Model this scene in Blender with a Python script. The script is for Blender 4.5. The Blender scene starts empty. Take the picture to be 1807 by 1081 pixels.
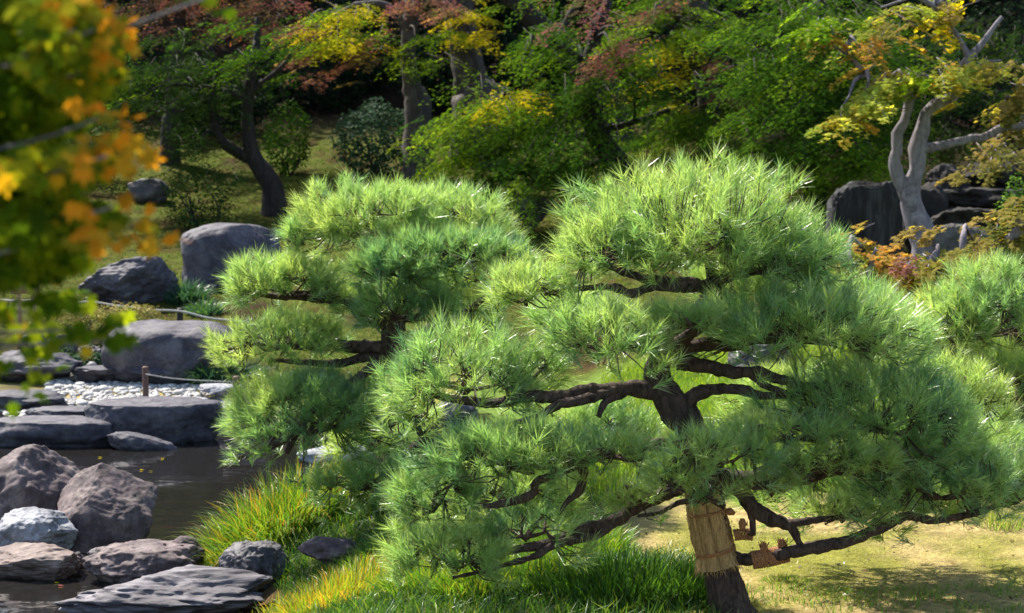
import bpy, bmesh, math, random
import numpy as np
from mathutils import Vector, Matrix

# ------------------------------------------------------------------ camera, sky, sun, exposure
SC = bpy.context.scene
COL = SC.collection
rng = np.random.default_rng(11)
random.seed(11)
F = 3372.0                       # focal length in photo pixels (photo 1807 x 1081)
CX, CY = 903.5, 540.5
CAMZ = 2.0                       # eye height above the pond, metres
PITCH = math.atan((CY - 300.0) / F)
cam_d = bpy.data.cameras.new('camera')
cam = bpy.data.objects.new('camera', cam_d)
COL.objects.link(cam)
SC.camera = cam
cam.location = (0, 0, CAMZ)
cam.rotation_euler = (math.radians(90) - PITCH, 0, 0)
cam_d.sensor_width = 36.0
cam_d.lens = 36.0 * F / 1807.0
cam_d.clip_end = 2000
cam_d.clip_start = 0.05
cam_d.dof.use_dof = True
cam_d.dof.focus_distance = 7.2
cam_d.dof.aperture_fstop = 7.0

SUN_EL, SUN_AZ = math.radians(51), math.radians(-42)   # azimuth from +Y towards +X
SUN = Vector((math.sin(SUN_AZ) * math.cos(SUN_EL), math.cos(SUN_AZ) * math.cos(SUN_EL), math.sin(SUN_EL)))
W = bpy.data.worlds.new('World')
SC.world = W
W.use_nodes = True
nt = W.node_tree
sky = nt.nodes.new('ShaderNodeTexSky')
sky.sky_type = 'NISHITA'
sky.sun_disc = False
sky.sun_elevation = SUN_EL
sky.sun_rotation = SUN_AZ
nt.links.new(sky.outputs[0], nt.nodes['Background'].inputs[0])
nt.nodes['Background'].inputs[1].default_value = 0.12
sun_d = bpy.data.lights.new('sun', 'SUN')
sun_d.energy = 5.0
sun_d.angle = math.radians(0.5)
sun_d.color = (1.0, 0.94, 0.84)
sun_o = bpy.data.objects.new('sun', sun_d)
COL.objects.link(sun_o)
sun_o.rotation_euler = (-SUN).to_track_quat('-Z', 'Y').to_euler()
SC.view_settings.view_transform = 'Standard'
SC.view_settings.look = 'None'
SC.view_settings.gamma = 1.0
SC.view_settings.exposure = 1.36
SC.view_settings.use_curve_mapping = False
SC.cycles.use_denoising = True
SC.cycles.max_bounces = 8
SC.cycles.diffuse_bounces = 3
SC.cycles.glossy_bounces = 3
SC.cycles.transmission_bounces = 4
SC.cycles.caustics_reflective = False
SC.cycles.caustics_refractive = False
SC.cycles.sample_clamp_indirect = 4.0

# ------------------------------------------------------------------ pixel helpers
_c, _s = math.cos(PITCH), math.sin(PITCH)
def ray(px, py):
    u = (px - CX) / F; v = -(py - CY) / F
    return np.array([u, _c + v * _s, -_s + v * _c])
def P(px, py, D):                # point on the pixel's ray at ground distance D
    d = ray(px, py)
    return np.array([0, 0, CAMZ]) + d * (D / d[1])
def G(px, py, z):                # point where the pixel's ray meets height z
    d = ray(px, py)
    return np.array([0, 0, CAMZ]) + d * ((z - CAMZ) / d[2])

# ------------------------------------------------------------------ noise
def _hash(ix, iy, iz, seed):
    h = (ix.astype(np.int64) * 374761393 + iy.astype(np.int64) * 668265263 + iz.astype(np.int64) * 1440662683 + seed * 982451653) & 0xFFFFFFFF
    h = ((h ^ (h >> 13)) * 1274126177) & 0xFFFFFFFF
    h = ((h ^ (h >> 16)) * 2246822519) & 0xFFFFFFFF
    return ((h ^ (h >> 15)) & 0xFFFFFF) / float(0xFFFFFF) * 2 - 1
def vn(p, seed=0):
    p = np.asarray(p, float)
    i = np.floor(p).astype(np.int64); f = p - i
    f = f * f * (3 - 2 * f)
    r = 0
    for dx in (0, 1):
        for dy in (0, 1):
            for dz in (0, 1):
                w = (f[:, 0] if dx else 1 - f[:, 0]) * (f[:, 1] if dy else 1 - f[:, 1]) * (f[:, 2] if dz else 1 - f[:, 2])
                r = r + w * _hash(i[:, 0] + dx, i[:, 1] + dy, i[:, 2] + dz, seed)
    return r
def fbm(p, seed=0, octv=4, gain=0.5):
    p = np.asarray(p, float)
    a, s, r = 1.0, 1.0, 0
    for k in range(octv):
        r = r + a * vn(p * s + 17.3 * k, seed + k)
        a *= gain; s *= 2.03
    return r
def nrm(v):
    return v / np.maximum(np.linalg.norm(v, axis=-1, keepdims=True), 1e-9)

# ------------------------------------------------------------------ object helpers
def make_mesh(name, V, Fc, col=None, smooth=False):
    """V (n,3), Fc (m,k) faces all of the same size k; col (n,3) linear colour per vertex."""
    V = np.ascontiguousarray(V, dtype=np.float32); Fc = np.ascontiguousarray(Fc, dtype=np.int32)
    me = bpy.data.meshes.new(name)
    n, (m, k) = len(V), Fc.shape
    me.vertices.add(n); me.vertices.foreach_set('co', V.ravel())
    me.loops.add(m * k); me.loops.foreach_set('vertex_index', Fc.ravel())
    me.polygons.add(m)
    me.polygons.foreach_set('loop_start', np.arange(0, m * k, k, dtype=np.int32))
    me.polygons.foreach_set('loop_total', np.full(m, k, dtype=np.int32))
    if smooth:
        me.polygons.foreach_set('use_smooth', np.ones(m, dtype=bool))
    if col is not None:
        at = me.color_attributes.new('col', 'FLOAT_COLOR', 'POINT')
        c4 = np.ones((n, 4), dtype=np.float32); c4[:, :3] = col
        at.data.foreach_set('color', c4.ravel())
    me.update(); me.validate()
    return me
def link(name, me, mat, parent=None, loc=None):
    o = bpy.data.objects.new(name, me)
    COL.objects.link(o)
    if me is not None and mat is not None and not me.materials:
        me.materials.append(mat)
    if parent is not None:
        o.parent = parent                 # parents sit at the origin of their own offset
    if loc is not None:
        o.location = loc
    return o
def obj(name, V, Fc, mat, parent=None, col=None, smooth=False):
    """world-space vertices; stored relative to the parent's position, or to their own base when top-level"""
    V = np.asarray(V, float)
    if parent is not None:
        org = np.array(parent.location) if parent.parent is None else np.array(parent.parent.location)
        o = link(name, make_mesh(name, V - org, Fc, col, smooth), mat, parent)
    else:
        org = np.array([(V[:, 0].min() + V[:, 0].max()) / 2, (V[:, 1].min() + V[:, 1].max()) / 2, V[:, 2].min()])
        o = link(name, make_mesh(name, V - org, Fc, col, smooth), mat, None, org)
    return o
def tag(o, label, cat, group=None, kind=None):
    o['label'] = label
    if cat: o['category'] = cat
    if group: o['group'] = group
    if kind: o['kind'] = kind
    return o
def thing(name, label, cat, loc, group=None):
    o = bpy.data.objects.new(name, None)
    COL.objects.link(o)
    o.location = tuple(loc); o.empty_display_size = 0.1
    return tag(o, label, cat, group)
class Acc:
    """collects pieces of triangles into one mesh"""
    def __init__(s): s.V, s.F, s.C, s.n = [], [], [], 0
    def add(s, V, Fc, col=None):
        V = np.asarray(V, float); s.V.append(V); s.F.append(np.asarray(Fc) + s.n); s.n += len(V)
        if col is not None:
            col = np.asarray(col, float); s.C.append(np.broadcast_to(col, (len(V), 3)))
    def obj(s, name, mat, parent=None, smooth=False):
        return obj(name, np.concatenate(s.V), np.concatenate(s.F), mat, parent, np.concatenate(s.C) if s.C else None, smooth)

# ------------------------------------------------------------------ materials
def new_mat(name):
    m = bpy.data.materials.new(name); m.use_nodes = True
    n = m.node_tree; n.nodes.clear()
    out = n.nodes.new('ShaderNodeOutputMaterial')
    return m, n, out
def leaf_mat(name, rough=0.45, transl=0.45, spec=0.5, tint=(1, 1, 1), coat=0.0, ior=1.5):
    m, n, out = new_mat(name)
    a = n.nodes.new('ShaderNodeAttribute'); a.attribute_name = 'col'
    p = n.nodes.new('ShaderNodeBsdfPrincipled')
    p.inputs['Roughness'].default_value = rough
    p.inputs['Specular IOR Level'].default_value = spec
    p.inputs['IOR'].default_value = ior
    p.inputs['Coat Weight'].default_value = coat; p.inputs['Coat Roughness'].default_value = 0.3
    t = n.nodes.new('ShaderNodeBsdfTranslucent')
    mx = n.nodes.new('ShaderNodeMixShader'); mx.inputs[0].default_value = transl
    mul = n.nodes.new('ShaderNodeMix'); mul.data_type = 'RGBA'; mul.blend_type = 'MULTIPLY'
    mul.inputs[0].default_value = 1.0
    mul.inputs[7].default_value = (*tint, 1)
    n.links.new(a.outputs['Color'], p.inputs['Base Color'])
    n.links.new(a.outputs['Color'], mul.inputs[6])
    n.links.new(mul.outputs[2], t.inputs['Color'])
    n.links.new(p.outputs[0], mx.inputs[1]); n.links.new(t.outputs[0], mx.inputs[2])
    n.links.new(mx.outputs[0], out.inputs[0])
    return m
def ramp(n, fac, stops):
    r = n.nodes.new('ShaderNodeValToRGB')
    e = r.color_ramp.elements
    while len(e) < len(stops): e.new(0.5)
    for k, (pos, c) in enumerate(stops):
        e[k].position = pos; e[k].color = (*c, 1)
    n.links.new(fac, r.inputs[0])
    return r
def noise_tex(n, scale, detail=6, rough=0.6, dist=0.0, coord=None, stretch=None):
    t = n.nodes.new('ShaderNodeTexNoise')
    t.inputs['Scale'].default_value = scale; t.inputs['Detail'].default_value = detail
    t.inputs['Roughness'].default_value = rough; t.inputs['Distortion'].default_value = dist
    tc = n.nodes.new('ShaderNodeTexCoord')
    src = tc.outputs['Object']
    if stretch:
        mp = n.nodes.new('ShaderNodeMapping'); mp.inputs['Scale'].default_value = stretch
        n.links.new(src, mp.inputs[0]); src = mp.outputs[0]
    n.links.new(src, t.inputs['Vector'])
    return t
def rock_mat(name, dark, mid, light, rough=0.8, scale=6.0, lichen=None, bump=0.35, stretch=None):
    m, n, out = new_mat(name)
    p = n.nodes.new('ShaderNodeBsdfPrincipled')
    t1 = noise_tex(n, scale, 8, 0.65, 0.4, stretch=stretch)
    r1 = ramp(n, t1.outputs['Fac'], [(0.3, dark), (0.5, mid), (0.72, light)])
    t2 = noise_tex(n, scale * 9, 6, 0.7, stretch=stretch)
    mx = n.nodes.new('ShaderNodeMix'); mx.data_type = 'RGBA'; mx.blend_type = 'OVERLAY'
    mx.inputs[0].default_value = 0.75
    n.links.new(r1.outputs[0], mx.inputs[6])
    n.links.new(t2.outputs['Fac'], mx.inputs[7])
    last = mx.outputs[2]
    if lichen:
        t3 = noise_tex(n, scale * 1.7, 5, 0.7, 0.8)
        r3 = ramp(n, t3.outputs['Fac'], [(0.55, (0, 0, 0)), (0.66, (1, 1, 1))])
        m2 = n.nodes.new('ShaderNodeMix'); m2.data_type = 'RGBA'
        n.links.new(r3.outputs[0], m2.inputs[0]); n.links.new(last, m2.inputs[6])
        m2.inputs[7].default_value = (*lichen, 1)
        last = m2.outputs[2]
    n.links.new(last, p.inputs['Base Color'])
    p.inputs['Roughness'].default_value = rough; p.inputs['Specular IOR Level'].default_value = 0.22
    b = n.nodes.new('ShaderNodeBump'); b.inputs['Strength'].default_value = bump; b.inputs['Distance'].default_value = 0.03
    b2 = n.nodes.new('ShaderNodeBump'); b2.inputs['Strength'].default_value = bump * 1.4; b2.inputs['Distance'].default_value = 0.006
    n.links.new(t1.outputs['Fac'], b.inputs['Height']); n.links.new(t2.outputs['Fac'], b2.inputs['Height'])
    n.links.new(b.outputs[0], b2.inputs['Normal']); n.links.new(b2.outputs[0], p.inputs['Normal'])
    n.links.new(p.outputs[0], out.inputs[0])
    return m
def bark_mat(name, dark, light, scale=30, stretch=(1, 1, 0.35), bump=0.6):
    m, n, out = new_mat(name)
    p = n.nodes.new('ShaderNodeBsdfPrincipled'); p.inputs['Roughness'].default_value = 0.85; p.inputs['Specular IOR Level'].default_value = 0.2
    t = noise_tex(n, scale, 8, 0.7, 1.2, stretch=stretch)
    r = ramp(n, t.outputs['Fac'], [(0.35, dark), (0.68, light)])
    n.links.new(r.outputs[0], p.inputs['Base Color'])
    b = n.nodes.new('ShaderNodeBump'); b.inputs['Strength'].default_value = bump; b.inputs['Distance'].default_value = 0.02
    n.links.new(t.outputs['Fac'], b.inputs['Height']); n.links.new(b.outputs[0], p.inputs['Normal'])
    n.links.new(p.outputs[0], out.inputs[0])
    return m
def plain_mat(name, c1, c2, scale=20, rough=0.8, stretch=None, bump=0.3):
    m, n, out = new_mat(name)
    p = n.nodes.new('ShaderNodeBsdfPrincipled'); p.inputs['Roughness'].default_value = rough
    t = noise_tex(n, scale, 6, 0.6, stretch=stretch)
    r = ramp(n, t.outputs['Fac'], [(0.3, c1), (0.7, c2)])
    n.links.new(r.outputs[0], p.inputs['Base Color'])
    b = n.nodes.new('ShaderNodeBump'); b.inputs['Strength'].default_value = bump; b.inputs['Distance'].default_value = 0.01
    n.links.new(t.outputs['Fac'], b.inputs['Height']); n.links.new(b.outputs[0], p.inputs['Normal'])
    n.links.new(p.outputs[0], out.inputs[0])
    return m
M = {}
M['needle'] = leaf_mat('pine_needle', rough=0.35, ior=1.7, transl=0.54, spec=1.0, tint=(1.25, 1.2, 0.68), coat=0.8)
M['maple'] = leaf_mat('maple_leaf', rough=0.5, transl=0.58, spec=0.0, tint=(1.5, 1.4, 0.5))
M['evergreen'] = leaf_mat('evergreen_leaf', rough=0.6, transl=0.25, spec=0.03)
M['grass'] = leaf_mat('grass_blade', rough=0.4, transl=0.45, spec=0.5, tint=(1.3, 1.35, 0.7))
M['pine_bark'] = bark_mat('pine_bark', (0.018, 0.012, 0.010), (0.115, 0.078, 0.062), 38)
M['twig'] = bark_mat('pine_twig', (0.03, 0.02, 0.015), (0.13, 0.085, 0.06), 60)
M['maple_bark'] = bark_mat('maple_bark', (0.075, 0.065, 0.07), (0.26, 0.23, 0.25), 9, (1, 1, 0.5), 0.4)
M['dark_bark'] = bark_mat('dark_bark', (0.012, 0.009, 0.008), (0.045, 0.035, 0.03), 9, (1, 1, 0.3))
M['grey_bark'] = bark_mat('grey_bark', (0.025, 0.021, 0.018), (0.085, 0.07, 0.06), 7, (1, 1, 0.25))
M['rock'] = rock_mat('rock_warm_grey', (0.028, 0.019, 0.021), (0.09, 0.066, 0.066), (0.24, 0.185, 0.175), 0.75, 5, (0.19, 0.15, 0.13))
M['rock_white'] = rock_mat('rock_pale_blue', (0.09, 0.092, 0.105), (0.22, 0.22, 0.235), (0.40, 0.4, 0.4), 0.7, 6)
M['rock_blue'] = rock_mat('rock_blue_grey', (0.026, 0.024, 0.032), (0.055, 0.05, 0.062), (0.125, 0.115, 0.125), 0.7, 4, (0.1, 0.095, 0.095))
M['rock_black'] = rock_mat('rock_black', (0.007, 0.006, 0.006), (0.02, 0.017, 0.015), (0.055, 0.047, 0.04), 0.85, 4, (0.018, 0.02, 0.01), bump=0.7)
M['rock_dark'] = rock_mat('rock_dark', (0.03, 0.028, 0.033), (0.07, 0.064, 0.07), (0.15, 0.135, 0.14), 0.6, 5)
M['rock_streak'] = rock_mat('rock_streaked', (0.04, 0.035, 0.042), (0.095, 0.084, 0.092), (0.27, 0.245, 0.26), 0.65, 5, stretch=(0.6, 2.0, 7.0))
M['rock_brown'] = rock_mat('rock_brown', (0.05, 0.035, 0.03), (0.14, 0.1, 0.085), (0.27, 0.21, 0.18), 0.7, 5)
M['rock_moss'] = rock_mat('rock_mossy', (0.03, 0.03, 0.028), (0.07, 0.065, 0.06), (0.14, 0.13, 0.12), 0.85, 4, (0.05, 0.06, 0.02))
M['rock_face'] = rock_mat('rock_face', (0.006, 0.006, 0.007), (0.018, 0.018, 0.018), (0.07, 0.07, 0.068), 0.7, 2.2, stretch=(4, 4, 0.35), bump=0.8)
M['pebble'] = rock_mat('pebble_pale', (0.26, 0.245, 0.225), (0.4, 0.38, 0.355), (0.58, 0.56, 0.53), 0.75, 3, bump=0.15)
M['straw'] = plain_mat('straw', (0.22, 0.12, 0.04), (0.62, 0.4, 0.16), 70, 0.8, (4, 4, 0.12), 0.8)
M['rope_brown'] = plain_mat('palm_rope', (0.13, 0.05, 0.02), (0.42, 0.19, 0.075), 160, 0.9)
M['rope'] = plain_mat('pale_rope', (0.3, 0.28, 0.25), (0.5, 0.48, 0.44), 120, 0.8)
M['post_dark'] = plain_mat('charred_post', (0.01, 0.01, 0.011), (0.035, 0.03, 0.03), 40, 0.7)
M['post_brown'] = plain_mat('brown_post', (0.08, 0.04, 0.028), (0.19, 0.1, 0.07), 40, 0.7)
M['sign_wood'] = plain_mat('sign_wood', (0.26, 0.15, 0.085), (0.46, 0.3, 0.18), 25, 0.7, (1, 1, 0.2))
M['sign_roof'] = plain_mat('sign_roof', (0.45, 0.43, 0.4), (0.65, 0.62, 0.58), 25, 0.6)

def ground_mat():
    m, n, out = new_mat('ground_soil')
    a = n.nodes.new('ShaderNodeAttribute'); a.attribute_name = 'col'
    p = n.nodes.new('ShaderNodeBsdfPrincipled'); p.inputs['Roughness'].default_value = 0.95; p.inputs['Specular IOR Level'].default_value = 0.03
    t = noise_tex(n, 45, 8, 0.75); t2 = noise_tex(n, 6, 8, 0.7)
    r = ramp(n, t.outputs['Fac'], [(0.3, (0.45, 0.43, 0.4)), (0.68, (1.25, 1.2, 1.1))])
    r2 = ramp(n, t2.outputs['Fac'], [(0.35, (0.6, 0.6, 0.6)), (0.65, (1.2, 1.2, 1.15))])
    mx = n.nodes.new('ShaderNodeMix'); mx.data_type = 'RGBA'; mx.blend_type = 'MULTIPLY'; mx.inputs[0].default_value = 1
    mx2 = n.nodes.new('ShaderNodeMix'); mx2.data_type = 'RGBA'; mx2.blend_type = 'MULTIPLY'; mx2.inputs[0].default_value = 1
    n.links.new(a.outputs['Color'], mx.inputs[6]); n.links.new(r.outputs[0], mx.inputs[7])
    n.links.new(mx.outputs[2], mx2.inputs[6]); n.links.new(r2.outputs[0], mx2.inputs[7])
    n.links.new(mx2.outputs[2], p.inputs['Base Color'])
    b = n.nodes.new('ShaderNodeBump'); b.inputs['Strength'].default_value = 0.8; b.inputs['Distance'].default_value = 0.015
    n.links.new(t.outputs['Fac'], b.inputs['Height']); n.links.new(b.outputs[0], p.inputs['Normal'])
    n.links.new(p.outputs[0], out.inputs[0])
    return m
def water_mat():
    m, n, out = new_mat('pond_water')
    p = n.nodes.new('ShaderNodeBsdfPrincipled')
    p.inputs['Base Color'].default_value = (0.012, 0.011, 0.010, 1)
    p.inputs['Roughness'].default_value = 0.03
    p.inputs['IOR'].default_value = 1.33
    p.inputs['Specular IOR Level'].default_value = 0.5
    t = noise_tex(n, 2.2, 3, 0.5, 0.6, stretch=(0.7, 1.6, 1))
    b = n.nodes.new('ShaderNodeBump'); b.inputs['Strength'].default_value = 0.12; b.inputs['Distance'].default_value = 0.05
    n.links.new(t.outputs['Fac'], b.inputs['Height']); n.links.new(b.outputs[0], p.inputs['Normal'])
    n.links.new(p.outputs[0], out.inputs[0])
    return m

# ------------------------------------------------------------------ ground and pond
LAND = np.array([(-30, -8), (-30, 4.0), (-5, 5.4), (-2.4, 6.2), (-1.35, 6.9), (-1.05, 7.7), (-1.12, 8.6), (-1.42, 9.4), (-1.58, 9.9), (-1.25, 10.5),
                 (-0.6, 10.9), (0.0, 11.4), (0.35, 12.4), (0.5, 14), (0.5, 17), (0.5, 24), (40, 24), (40, -8)], float)
def poly_sd(x, y, poly):
    d = np.full(x.shape, 1e9); inside = np.zeros(x.shape, bool)
    for k in range(len(poly)):
        a, b = poly[k], poly[(k + 1) % len(poly)]
        e = b - a; wx, wy = x - a[0], y - a[1]
        t = np.clip((wx * e[0] + wy * e[1]) / (e @ e), 0, 1)
        d = np.minimum(d, np.hypot(wx - e[0] * t, wy - e[1] * t))
        c = ((a[1] <= y) & (b[1] > y)) | ((b[1] <= y) & (a[1] > y))
        xi = a[0] + (y - a[1]) / (e[1] if abs(e[1]) > 1e-9 else 1e-9) * e[0]
        inside ^= c & (x < xi)
    return np.where(inside, d, -d)
FAR_Y = np.array([-50, 14.0, 15.2, 16.6, 18.2, 20, 21.2, 26, 29, 33, 37, 46, 60, 90, 400])
FAR_Z = np.array([-0.6, -0.6, -0.12, 0.05, 0.14, 0.42, 0.62, 1.2, 1.75, 2.4, 3.2, 6.0, 11, 20, 60])
def height(x, y):
    x = np.asarray(x, float); y = np.asarray(y, float)
    sd = poly_sd(x, y, LAND)
    near = np.where(sd > 0, 0.5 * (1 - np.exp(-np.maximum(sd, 0) / 0.62)), np.maximum(sd * 0.6, -0.6))
    # towards the front left the lawn falls to the water
    near = near - 0.13 * np.clip((-0.6 - x) / 1.2, 0, 1) * np.clip((sd) / 0.8, 0, 1) * np.clip((9.5 - y) / 1.0, 0, 1)
    yy = y + 0.5 * np.sin(x * 0.6 + 1) - 0.02 * x
    far = np.interp(yy, FAR_Y, FAR_Z)
    far = far + 0.55 * np.exp(-((x - 4.6) ** 2 / 5 + (y - 19.8) ** 2 / 6))
    z = np.maximum(near, far)
    q = np.stack([x.ravel(), y.ravel(), np.zeros(x.size)], 1)
    z = z + (0.02 * fbm(q * 1.3, 3, 3) + 0.05 * fbm(q * 0.35, 5, 2)).reshape(x.shape) * np.clip((z + 0.1) / 0.3, 0, 1)
    return z
def hz(x, y): return float(height(np.array([x]), np.array([y]))[0])
def spacing(segs):
    out = []
    for a, b, st in segs:
        out += list(np.arange(a, b, st))
    return np.array(out)
gx = spacing([(-300, -60, 40), (-60, -16, 4), (-16, -5, 0.6), (-5, 5, 0.09), (5, 16, 0.6), (16, 60, 4), (60, 301, 40)])
gy = spacing([(-60, -8, 8), (-8, 5.6, 0.8), (5.6, 12.5, 0.08), (12.5, 24, 0.16), (24, 44, 0.4), (44, 100, 4), (100, 401, 30)])
XX, YY = np.meshgrid(gx, gy)
ZZ = height(XX, YY)
V = np.stack([XX.ravel(), YY.ravel(), ZZ.ravel()], 1)
nx, ny = len(gx), len(gy)
idx = np.arange(nx * ny).reshape(ny, nx)
Q = np.stack([idx[:-1, :-1].ravel(), idx[:-1, 1:].ravel(), idx[1:, 1:].ravel(), idx[1:, :-1].ravel()], 1)
def lerp(a, b, t): return a + (b - a) * t[:, None]
def sstep(a, b, x):
    t = np.clip((x - a) / (b - a), 0, 1); return t * t * (3 - 2 * t)
def ground_colour(Vp):
    x, y, z = Vp.T
    n1 = fbm(Vp * np.array([1.1, 1.1, 0]), 21, 4); n2 = fbm(Vp * np.array([3.7, 3.7, 0]), 31, 4)
    dry = np.array([0.40, 0.315, 0.15]); moss = np.array([0.22, 0.22, 0.05]); soil = np.array([0.09, 0.06, 0.038]); mud = np.array([0.05, 0.042, 0.028])
    leaf = np.array([0.2, 0.09, 0.04]); lawn = np.array([0.13, 0.2, 0.04])
    c = lerp(np.broadcast_to(dry, Vp.shape), moss, sstep(-0.3, 0.6, n1 + 0.6 * n2))
    c = lerp(c, lawn, sstep(8.4, 9.0, y) * (x > -0.5))
    farm = sstep(16.6, 17.4, y)
    fc = lerp(np.broadcast_to(np.array([0.075, 0.09, 0.018]), Vp.shape), soil * 0.5, sstep(0.15, 0.9, n1 + 0.4 * n2))
    fc = lerp(fc, leaf * 0.3, sstep(0.1, 0.8, n2) * 0.6)
    c = lerp(c, fc, farm)
    shore = (1 - sstep(0.02, 0.28, z)) * (y < 12)
    c = lerp(c, soil, shore)
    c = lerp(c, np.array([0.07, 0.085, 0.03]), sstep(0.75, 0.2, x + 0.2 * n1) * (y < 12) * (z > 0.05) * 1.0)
    c = lerp(c, mud, 1 - sstep(-0.1, 0.02, z))
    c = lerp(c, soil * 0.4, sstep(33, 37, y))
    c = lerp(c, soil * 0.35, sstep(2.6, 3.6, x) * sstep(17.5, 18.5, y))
    return c
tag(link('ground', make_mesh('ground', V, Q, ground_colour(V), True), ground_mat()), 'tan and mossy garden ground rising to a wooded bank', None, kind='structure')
wv = np.array([(-28, 4, 0), (28, 4, 0), (28, 19, 0), (-28, 19, 0)], float)
tag(link('water', make_mesh('water', wv, np.array([[0, 1, 2, 3]])), water_mat()), 'still dark brown pond water with soft reflections', None, kind='structure')

# ------------------------------------------------------------------ rocks
_ico = {}
def ico(sub):
    if sub not in _ico:
        bm = bmesh.new(); bmesh.ops.create_icosphere(bm, subdivisions=sub, radius=1)
        bm.verts.ensure_lookup_table()
        _ico[sub] = (np.array([v.co[:] for v in bm.verts]), np.array([[v.index for v in f.verts] for f in bm.faces]))
        bm.free()
    return _ico[sub]
def rock_shape(seed, planes=9, cut=(0.55, 0.9), lump=0.16, fine=0.03, taper=0.0, skew=0.0, strata=0.0, boxy=1.0, sub=5, flat=0.0):
    r = np.random.default_rng(seed)
    v, f = ico(sub)
    v = v.copy()
    if boxy != 1.0:
        v = np.sign(v) * np.abs(v) ** boxy
    v = v * (1 + lump * fbm(v * 1.1 + seed * 3.1, seed, 2))[:, None]
    for k in range(planes):
        n = nrm(r.normal(size=3) * np.array([1, 1, 0.7])); d = r.uniform(*cut)
        over = np.maximum(v @ n - d, 0)
        v = v - n * (over * 0.88)[:, None]
    if flat > 0:
        v[:, 2] = np.minimum(v[:, 2], flat + 0.12 * (v[:, 2] - flat))
    n0 = nrm(v)
    rid = 1 - np.abs(vn(v * 2.6 + seed, seed + 5))
    v = v + n0 * (fine * 2.2 * fbm(v * 3 + seed, seed + 9, 3) + fine * 1.2 * rid ** 4 + fine * fbm(v * 9 + seed, seed + 13, 3))[:, None]
    if strata:
        w = v[:, 2] * 4.5 + 2.2 * fbm(v * 1.2 + seed, seed + 2, 3) + v[:, 0] * 1.2
        st = np.abs((w % 1.0) - 0.5) * 2
        v = v + n0 * (strata * (st ** 0.6 - 0.5))[:, None]
    lo, hi = v.min(0), v.max(0)
    v = (v - (lo + hi) / 2) / (hi - lo)               # unit box centred
    if taper: v[:, :2] *= (1 - taper * (v[:, 2:3] + 0.5))
    if skew: v[:, 0] += skew * (v[:, 2] + 0.5)
    lo, hi = v[:, 0].min(), v[:, 0].max()
    v[:, 0] = (v[:, 0] - (lo + hi) / 2) / (hi - lo)
    return v, f
def rock(name, label, x0, x1, ytop, ybase, mat, seed, cat='rock', z=None, D=None, depth=0.8, embed=0.3, yaw=0.0, group=None, **kw):
    """x0..x1 pixel width, ytop crest and ybase the line where it meets water or ground (z)"""
    cx = (x0 + x1) / 2
    if D is None:
        if z is None:
            z = 0.0
        b = G(cx, ybase, z); D = b[1]
    b = P(cx, ybase, D)
    w = (x1 - x0) * D / F; h = (ybase - ytop) * D / F
    dp = w * depth
    v, f = rock_shape(seed, **kw)
    hh = h * (1 + embed)
    if yaw:
        c, s = math.cos(yaw), math.sin(yaw)
        v = np.stack([v[:, 0] * c - v[:, 1] * s, v[:, 0] * s + v[:, 1] * c, v[:, 2]], 1)
        v[:, 0] /= np.ptp(v[:, 0]); v[:, 1] /= np.ptp(v[:, 1])
    V = v * np.array([w, dp, hh]) + np.array([b[0], D + dp * 0.42, b[2] + h - hh / 2])
    # the buried or submerged foot reaches the ground or the pond bed
    foot = hz(b[0], D + dp * 0.42) - 0.03
    if V[:, 2].min() > foot:
        zs = b[2] - 0.005; low = V[:, 2] < zs
        V[low, 2] = zs - (zs - V[low, 2]) * (zs - foot) / max(zs - V[:, 2].min(), 1e-3)
    return tag(obj(name, V, f, M[mat], None, None, True), label, cat, group)
# front-left rocks in the pond
rock('boulder', 'tall peaked brown-grey boulder rising from the pond edge', -150, 150, 798, 962, 'rock', 3, depth=0.8, taper=0.35, skew=0.25, planes=5, sub=6, fine=0.022, cut=(0.65, 0.9))
rock('boulder', 'lumpy humped boulder joined to the peaked boulder', 84, 264, 828, 974, 'rock', 24, depth=0.9, taper=0.22, planes=5, sub=6, lump=0.24, boxy=0.7, cut=(0.6, 0.92), fine=0.02)
rock('boulder', 'pale blue-grey rounded boulder in front of the peaked boulder', -35, 127, 905, 990, 'rock_white', 12, depth=0.8, planes=5, sub=6, cut=(0.7, 0.95))
rock('flat_rock', 'low brown rock with a dark wet side below the pale boulder', -45, 134, 966, 1024, 'rock_brown', 27, depth=0.7, planes=6, sub=6)
rock('stone', 'small grey stone wedged beside the low brown rock', 120, 156, 974, 1002, 'rock', 31, planes=6, sub=4)
rock('stone', 'little flat stone behind the pale slab', 150, 190, 968, 990, 'rock_dark', 32, planes=6, sub=4)
rock('flat_rock', 'broad pale slab with a pitted top at the water edge', 130, 352, 968, 1040, 'rock', 35, depth=0.75, planes=8, sub=6, flat=0.5, fine=0.035)
rock('flat_rock', 'long layered purple-grey slab with ridges along the bank', 82, 472, 1020, 1098, 'rock_streak', 44, depth=0.55, planes=8, strata=0.022, sub=6, fine=0.04)
rock('boulder', 'dark rough round boulder below the yellow sedge', 376, 506, 962, 1056, 'rock_dark', 51, depth=0.9, planes=4, sub=6, cut=(0.75, 0.95), fine=0.035)
rock('stone', 'small smooth stone beside the sedge at the slab', 243, 291, 953, 984, 'rock', 53, z=0.06, planes=4, sub=4)
rock('stone', 'rounded stone half hidden under arching sedge blades', 288, 356, 948, 1004, 'rock', 56, z=0.05, planes=5, sub=5)
rock('stone', 'grey stone between the two sedge clumps', 520, 640, 952, 992, 'rock', 57, z=0.22, planes=6, sub=5)
rock('flat_rock', 'smooth pale grey stone in front of the yellow grass', 515, 612, 1069, 1100, 'rock', 59, z=0.2, planes=5, sub=5)
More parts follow.
